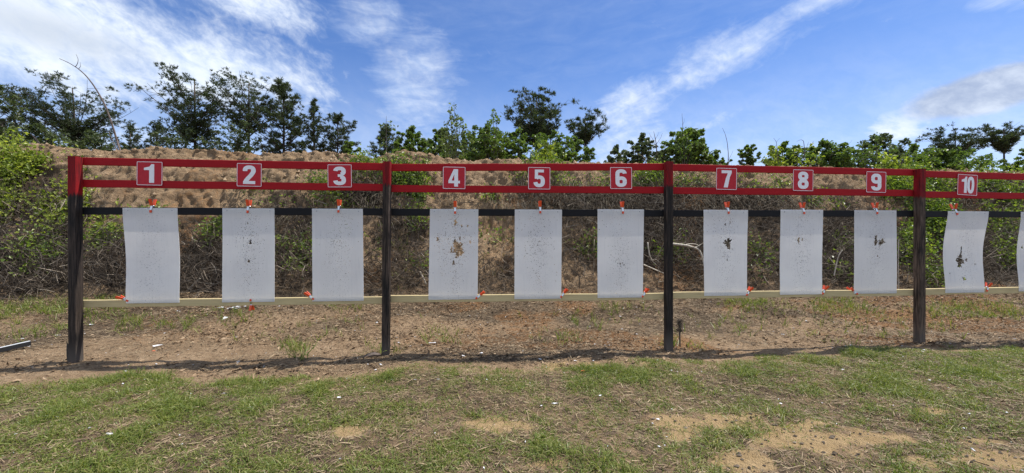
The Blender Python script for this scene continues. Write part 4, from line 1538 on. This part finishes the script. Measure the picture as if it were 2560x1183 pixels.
tag(A2.build('bramble_leaves', M['lime']), 'bright yellow-green bramble growth at the far left of the berm', 'brambles', kind='stuff')
print('vine leaves', len(C))
tag(A.build('vine_leaves', M['vine']), 'green brambles and vines covering the berm face', 'brambles', kind='stuff')
A = Acc()
for q in range(0, n, 3):
    e = C0[q]
    s0 = Pt[q] + r.normal(0, .12, 3) + np.array([0, 0, -0.1])
    mid = (s0 + e) / 2 + r.normal(0, .12, 3)
    A.tube(bez(s0, mid, e, 4), [0.006, 0.005, 0.004, 0.002], 3, False)
# dead twigs and brush
Pt, X, t, r = berm_sample(88000, BRUSH, 1301, 1.1)
n = len(Pt)
L = 0.18 + 0.55 * r.random(n) ** 2
D = rot_dirs(r, n) * np.array([1.0, 0.5, 0.75]) + np.array([0, -0.2, 0.1])
D /= np.linalg.norm(D, axis=1)[:, None]
h = r.random(n) ** 1.3 * 0.62
S0 = Pt + np.array([0, -0.72, 0.62]) * h[:, None] * 0.9
for q in range(n):
    e = S0[q] + D[q] * L[q]
    mid = S0[q] + D[q] * L[q] * .5 + r.normal(0, .16 * L[q], 3)
    ra = 0.0035 + 0.008 * r.random() ** 4
    A.tube(bez(S0[q], mid, e, 3), [ra, ra * .8, ra * .4], 3, False)
print('twigs', n)
tag(A.build('dead_brush', M['twig']), 'tangle of dead twigs and brush on the lower berm', 'brush', kind='stuff')


def ribbons(A, B0, D, L, W, droop, r):
    """curved grass blades: base, direction, length, width"""
    n = len(B0)
    D = D / (np.linalg.norm(D, axis=1)[:, None] + 1e-9)
    up = np.array([0, 0, 1.0])
    S = np.cross(D, up) + r.normal(0, 0.35, (n, 3))
    S /= np.linalg.norm(S, axis=1)[:, None] + 1e-9
    L = L[:, None]
    W = W[:, None]
    hz = D * np.array([1, 1, 0])
    m = B0 + D * L * 0.55
    tip = B0 + D * L * 0.95 + hz * L * 0.25 * droop[:, None] - up * L * droop[:, None] * 0.38
    V = np.stack([B0 - S * W / 2, B0 + S * W / 2, m + S * W * 0.42, m - S * W * 0.42, tip], 1).reshape(-1, 3)
    i = np.arange(n)[:, None] * 5
    A.add(V, np.hstack([i, i + 1, i + 2, i + 3]), np.hstack([i + 3, i + 2, i + 4]))


# dry grass hanging down the face
HANG = [(1440, 495, 190, 40, 1.0), (1870, 500, 170, 26, .8), (900, 480, 60, 40, .5), (1640, 540, 60, 70, .6), (1310, 480, 30, 40, .8), (2000, 600, 60, 60, .4), (2480, 640, 100, 70, .6), (1760, 560, 90, 60, .5), (700, 560, 80, 40, .4)]
Pt, X, t, r = berm_sample(60000, HANG, 1401, 1.0)
n = len(Pt)
A = Acc()
ribbons(A, Pt + np.array([0, -0.03, 0.02]), r.normal(0, .35, (n, 3)) + np.array([0, -0.75, -0.35]), 0.22 + 0.3 * r.random(n), 0.006 + 0.008 * r.random(n), 0.6 + 0.5 * r.random(n), r)
tag(A.build('dry_hanging_grass', M['drygrass']), 'grey dry grass hanging over the berm face', 'dry grass', kind='stuff')

# green grass tufts on and before the berm, and the thin crest fringe
BG = [(120, 775, 60, 22, 1.), (15, 785, 30, 22, 1.), (260, 780, 70, 26, .9), (330, 800, 60, 24, .6), (740, 620, 60, 60, .5), (860, 770, 60, 14, .5), (1240, 600, 70, 70, .4), (1880, 765, 80, 14, .9), (2090, 765, 80, 16, .9), (2000, 660, 50, 60, .3), (2420, 780, 130, 24, .6),
      (1440, 470, 140, 14, .5), (1010, 640, 70, 60, .5), (930, 560, 60, 50, .4), (440, 815, 60, 16, .4), (1110, 845, 60, 20, .4), (1400, 850, 60, 14, .35), (745, 885, 32, 16, .9), (180, 820, 36, 10, .8), (1560, 770, 80, 12, .4), (2200, 790, 60, 14, .35), (2340, 830, 50, 14, .3), (600, 800, 90, 18, .35), (215, 905, 40, 8, .8), (955, 880, 40, 10, .8), (1690, 870, 60, 10, .7), (1500, 800, 200, 30, .12), (800, 840, 300, 40, .08), (2000, 820, 300, 40, .12), (60, 830, 80, 30, .3)]
A = Acc()
Pt, X, t, r = berm_sample(9000, BG, 1501, 0.8)
XX = np.random.default_rng(1502).uniform(-13, 14, 26000)
YY = np.random.default_rng(1503).uniform(4.6, 9.5, 26000)
P2 = np.stack([XX, YY, gheight(XX, YY)], -1)
px, py = proj(P2)
k2 = np.random.default_rng(1504).random(len(XX)) < mask(BG, px, py, (fbm(XX * 2, YY * 2, 1505, 3) - .5) * 1.4) * 0.55
Pt = np.vstack([Pt, P2[k2]])
n = len(Pt)
m_ = 5
B0 = np.repeat(Pt, m_, 0) + r.normal(0, 0.02, (n * m_, 3)) * np.array([1, 1, 0])
ribbons(A, B0, r.normal(0, .45, (n * m_, 3)) * np.array([1, 1, .3]) + np.array([0, -0.1, 0.9]), 0.10 + 0.17 * r.random(n * m_), 0.006 + 0.004 * r.random(n * m_), 0.3 + 0.6 * r.random(n * m_), r)
tag(A.build('berm_grass', M['grass']), 'green grass tufts at the foot of the berm', 'grass', kind='stuff')

# loose clods on the bare face and crest
A = Acc()
r = np.random.default_rng(1601)
X = r.uniform(-17, 19, 2200)
t = np.clip(r.normal(0.84, 0.18, 2200), 0.3, 1.04)
Pt = berm_pt(X, t)
px, py = proj(Pt)
kk = r.random(len(X)) > mask(GREEN, px, py) + mask(BRUSH, px, py)
Pt = Pt[kk]
s = 0.012 + 0.065 * r.random(len(Pt)) ** 4
octv = np.array([(1, 0, 0), (-1, 0, 0), (0, 1, 0), (0, -1, 0), (0, 0, 1), (0, 0, -1)], float)
V = Pt[:, None, :] + octv[None] * s[:, None, None] * (0.6 + 0.8 * r.random((len(Pt), 6, 1)))
fo = np.array([(0, 2, 4), (2, 1, 4), (1, 3, 4), (3, 0, 4), (2, 0, 5), (1, 2, 5), (3, 1, 5), (0, 3, 5)])
A.add(V.reshape(-1, 3), None, (np.arange(len(Pt))[:, None, None] * 6 + fo[None]).reshape(-1, 3))
tag(A.build('earth_clods', M['clod']), 'loose clods of dry earth on the berm', 'clods', kind='stuff')

# ------------------------------------------------------------------ lawn in the foreground
r = np.random.default_rng(1701)
n = 430000
X = r.uniform(-8.5, 9.5, n)
Y = r.uniform(1.3, 5.6, n)
k = (r.random(n) < grass_w(X, Y) * 1.0) & (np.abs(X) < 1.5 * Y + 0.8)
X, Y = X[k], Y[k]
lush = grass_w(X, Y)
n = len(X)
print('grass tufts', n)
B0 = np.stack([X, Y, gheight(X, Y) - 0.004], -1)
m_ = 2
B0 = np.repeat(B0, m_, 0) + r.normal(0, 0.008, (n * m_, 3)) * np.array([1, 1, 0])
lush = np.repeat(lush, m_)
D = r.normal(0, .62, (n * m_, 3)) * np.array([1, 1, .3]) + np.array([-0.12, -0.05, 0.55])
A = Acc()
tall = 0.6 + 1.1 * sstep(fbm(B0[:, 0] * 3.2, B0[:, 1] * 3.2, 1707, 3), 0.42, 0.72)
ribbons(A, B0, D, (0.030 + 0.060 * r.random(n * m_)) * (0.75 + 0.6 * lush) * tall, 0.0032 + 0.003 * r.random(n * m_), 0.5 + 0.8 * r.random(n * m_), r)
tag(A.build('lawn_grass', M['grass']), 'patchy short green grass in the foreground', 'grass', kind='stuff')

# dry straw, thatch and chips lying on the ground
r = np.random.default_rng(1801)
n = 295000
X = r.uniform(-10.5, 11.5, n)
Y = r.uniform(1.3, 9.3, n)
k = (r.random(n) < np.clip(rest_w(X, Y) * 1.15 + 0.05, 0, 1) * (1 - 0.9 * patch_w(X, Y))) & (np.abs(X) < 1.5 * Y + 0.8)
X, Y = X[k], Y[k]
n = len(X)
print('straw', n)
B0 = np.stack([X, Y, gheight(X, Y) + 0.003 + 0.012 * r.random(n)], -1)
D = r.normal(0, 1, (n, 3)) * np.array([1, .8, .14])
A = Acc()
ribbons(A, B0, D, 0.035 + 0.08 * r.random(n) ** 2, 0.0032 + 0.006 * r.random(n) ** 3, 0.05 + 0.25 * r.random(n), r)
tag(A.build('straw_litter', M['straw']), 'dry straw and thatch lying over the ground', 'straw', kind='stuff')


# leaf, bark and wood chips between the lawn and the berm
r = np.random.default_rng(1851)
n = 130000
X = r.uniform(-12, 13, n)
Y = r.uniform(3.6, 9.6, n)
e = np.interp(X, EDGE_X, EDGE_Y)
dn = np.clip(0.25 + 1.6 * (fbm(X * 0.9, Y * 1.4, 1853, 4) - 0.42), 0.05, 1) * sstep(Y - e, -0.2, 0.4)
dn = np.maximum(dn, 0.9 * sstep(Y - SL * X, 6.6, 8.2))
k = (r.random(n) < dn) & (np.abs(X) < 1.45 * Y + 0.8)
X, Y = X[k], Y[k]
n = len(X)
C = np.stack([X, Y, gheight(X, Y) + 0.004 + 0.02 * r.random(n) ** 2], -1)
D = r.normal(0, 1, (n, 3)) * np.array([1, .8, .25])
L = 0.025 + 0.06 * r.random(n) ** 2
A = Acc()
add_leaves(A, C, D, r.normal(0, .45, (n, 3)) + np.array([0, 0, 1]), L, L * (0.16 + 0.4 * r.random(n)), 0.12)
tag(A.build('leaf_litter', M['chips']), 'brown leaf litter and bark chips before the berm', 'leaf litter', kind='stuff')

# ------------------------------------------------------------------ litter and debris
def chip_mesh(r, s):
    n = 6
    a = np.sort(r.random(n)) * 2 * math.pi
    rr = s * (0.45 + 0.6 * r.random(n))
    top = np.stack([rr * np.cos(a) * 1.5, rr * np.sin(a) * 0.8, 0.004 + s * 0.28 * r.random(n)], 1)
    bot = top - np.array([0, 0, 0.004])
    V = np.vstack([top, bot, top.mean(0), bot.mean(0)])
    T = [(12, i, (i + 1) % n) for i in range(n)] + [(13, n + (i + 1) % n, n + i) for i in range(n)]
    Q = [(i, n + i, n + (i + 1) % n, (i + 1) % n) for i in range(n)]
    return V, Q, T


r = np.random.default_rng(1901)
A = Acc()
for q in range(420):
    if q < 330:
        X, Y = r.uniform(-8, 9), r.uniform(4.4, 8.3)
        Y += 0.05 * X
    else:
        X, Y = r.uniform(-4.5, 5.5), r.uniform(2.4, 4.6)
    V, Q, T = chip_mesh(r, 0.007 + 0.016 * r.random() ** 3)
    an = r.random() * 6.28
    ca, sa = math.cos(an), math.sin(an)
    V = np.stack([V[:, 0] * ca - V[:, 1] * sa + X, V[:, 0] * sa + V[:, 1] * ca + Y, V[:, 2] + gheight(np.array([X]), np.array([Y]))[0] + 0.008], 1)
    A.add(V, Q, T)
tag(A.build('plastic_litter', M['litter']), 'small white plastic chips scattered on the ground', 'litter', kind='stuff')

A = Acc()
nb = 0
while nb < 150:
    X, Y = r.uniform(1.0, 5.2), r.uniform(2.3, 3.4)
    if r.random() > patch_w(np.array([X]), np.array([Y]))[0]:
        continue
    nb += 1
    s = 0.005 + 0.009 * r.random() ** 2
    Vb = octv * s * (0.6 + 0.8 * r.random((6, 1))) * np.array([1.5, 1, .7]) + np.array([X, Y, gheight(np.array([X]), np.array([Y]))[0] + s * .5])
    A.add(Vb, None, fo)
tag(A.build('dark_debris', M['twig']), 'small dark bits scattered on the bare sand', 'debris', kind='stuff')

FRAG = [(396, 868, 0.05, 'white plastic fragment on the dirt below sheet 1'), (590, 846, 0.045, 'bent white plastic shard on the dirt below sheet 2'), (142, 842, 0.045, 'white plastic flake just left of the first post'),
        (275, 1091, 0.03, 'white plastic piece lying in the near left grass'), (1202, 886, 0.035, 'white plastic fragment in the frame shadow below sheet 4'), (1080, 861, 0.05, 'white plastic shard on weeds right of the second post'),
        (1350, 901, 0.028, 'flat white plastic chip at the shadow edge below sheet 5'), (2326, 956, 0.028, 'white plastic chip in the grass near the last post'), (2428, 1130, 0.022, 'long white chip on bare sand at lower right'),
        (1388, 1013, 0.022, 'white plastic chip in the middle grass'), (1316, 1110, 0.022, 'white plastic chip in the grass near the bottom middle'), (300, 782, 0.07, 'pile of white plastic scraps behind the bottom rail at sheet 1'),
        (592, 772, 0.07, 'heap of white plastic scraps behind sheet 2'), (225, 823, 0.04, 'curled white plastic scrap right of the first post'), (1158, 893, 0.024, 'tiny white chip near the grass below sheet 4'), (563, 797, 0.05, 'long pale shard below sheet 2')]
for q, (x, y, s, lb) in enumerate(FRAG):
    Yg = CZ * F / (y - 591.5)
    for _ in range(12):
        Yg = (CZ - float(gheight(np.array([(x - 1280) / F * Yg]), np.array([Yg]))[0])) * F / (y - 591.5)
    p = at(x, y, Yg)
    p[2] = gheight(np.array([p[0]]), np.array([p[1]]))[0] + 0.012
    A = Acc()
    for _ in range(16 if s > 0.06 else 1):
        V, Q, T = chip_mesh(r, s * (0.62 if s > 0.06 else 1))
        if s > 0.06:
            V = V + np.array([r.normal(0, .09), r.normal(0, .06), r.random() * 0.07])
        A.add(V, Q, T)
    o = A.build('plastic_fragment', M['litter'])
    o.location = tuple(p)
    o.rotation_euler = (0.15 * r.normal(), 0.15 * r.normal(), r.random() * 6.28)
    if s > 0.06:
        o.name = 'plastic_scraps'
        tag(o, lb, 'litter', kind='stuff')
    else:
        tag(o, lb, 'debris', 'white plastic fragments on the ground')

for (x, y, lb) in ((384, 886, 'small red-orange plastic scrap on the dirt below sheet 1'), (1459, 932, 'small orange scrap in the grass below sheet 6')):
    p = at(x, y, CZ * F / (y - 591.5))
    p[2] = gheight(np.array([p[0]]), np.array([p[1]]))[0] + 0.012
    A = Acc()
    V, Q, T = chip_mesh(r, 0.024)
    A.add(V, Q, T)
    o = A.build('plastic_scrap', M['shell'])
    o.location = tuple(p)
    tag(o, lb, 'debris')

# metal angle strip at the left edge
pa = at(-70, 905, 4.72)
pb = at(78, 866, 5.15)
pa[2] = 0.03
pb[2] = 0.075
d = pb - pa
Ls = np.linalg.norm(d)
root = empty('metal_strip', tuple(pa))
root.rotation_euler = (0, -math.asin(d[2] / Ls), math.atan2(d[1], d[0]))
tag(root, 'white-edged black metal angle strip lying at the left edge', 'metal strip')
A = Acc()
A.box((0, 0, 0.034), (Ls, 0.045, 0.038))
A.build('top_flange', M['stripw'], root)
A = Acc()
A.box((0, -0.0035, -0.02), (Ls, -0.0005, 0.036))
A.build('side_flange', M['stripb'], root)

# woody chunk at the second post's foot
p = at(925, 893, 4.72)
A = Acc()
rr = np.random.default_rng(5)
A.tube([(-0.09, -.03, .0), (-.03, -.01, .03), (0.05, .01, .045), (.12, .03, .03)], [0.012, .028, .03, .012], 6)
o = A.build('wood_chunk', M['deadpole'], None, False)
p[2] = 0.02
o.location = tuple(p)
tag(o, 'splintered brown wood chunk left of the second post foot', 'wood chunk')
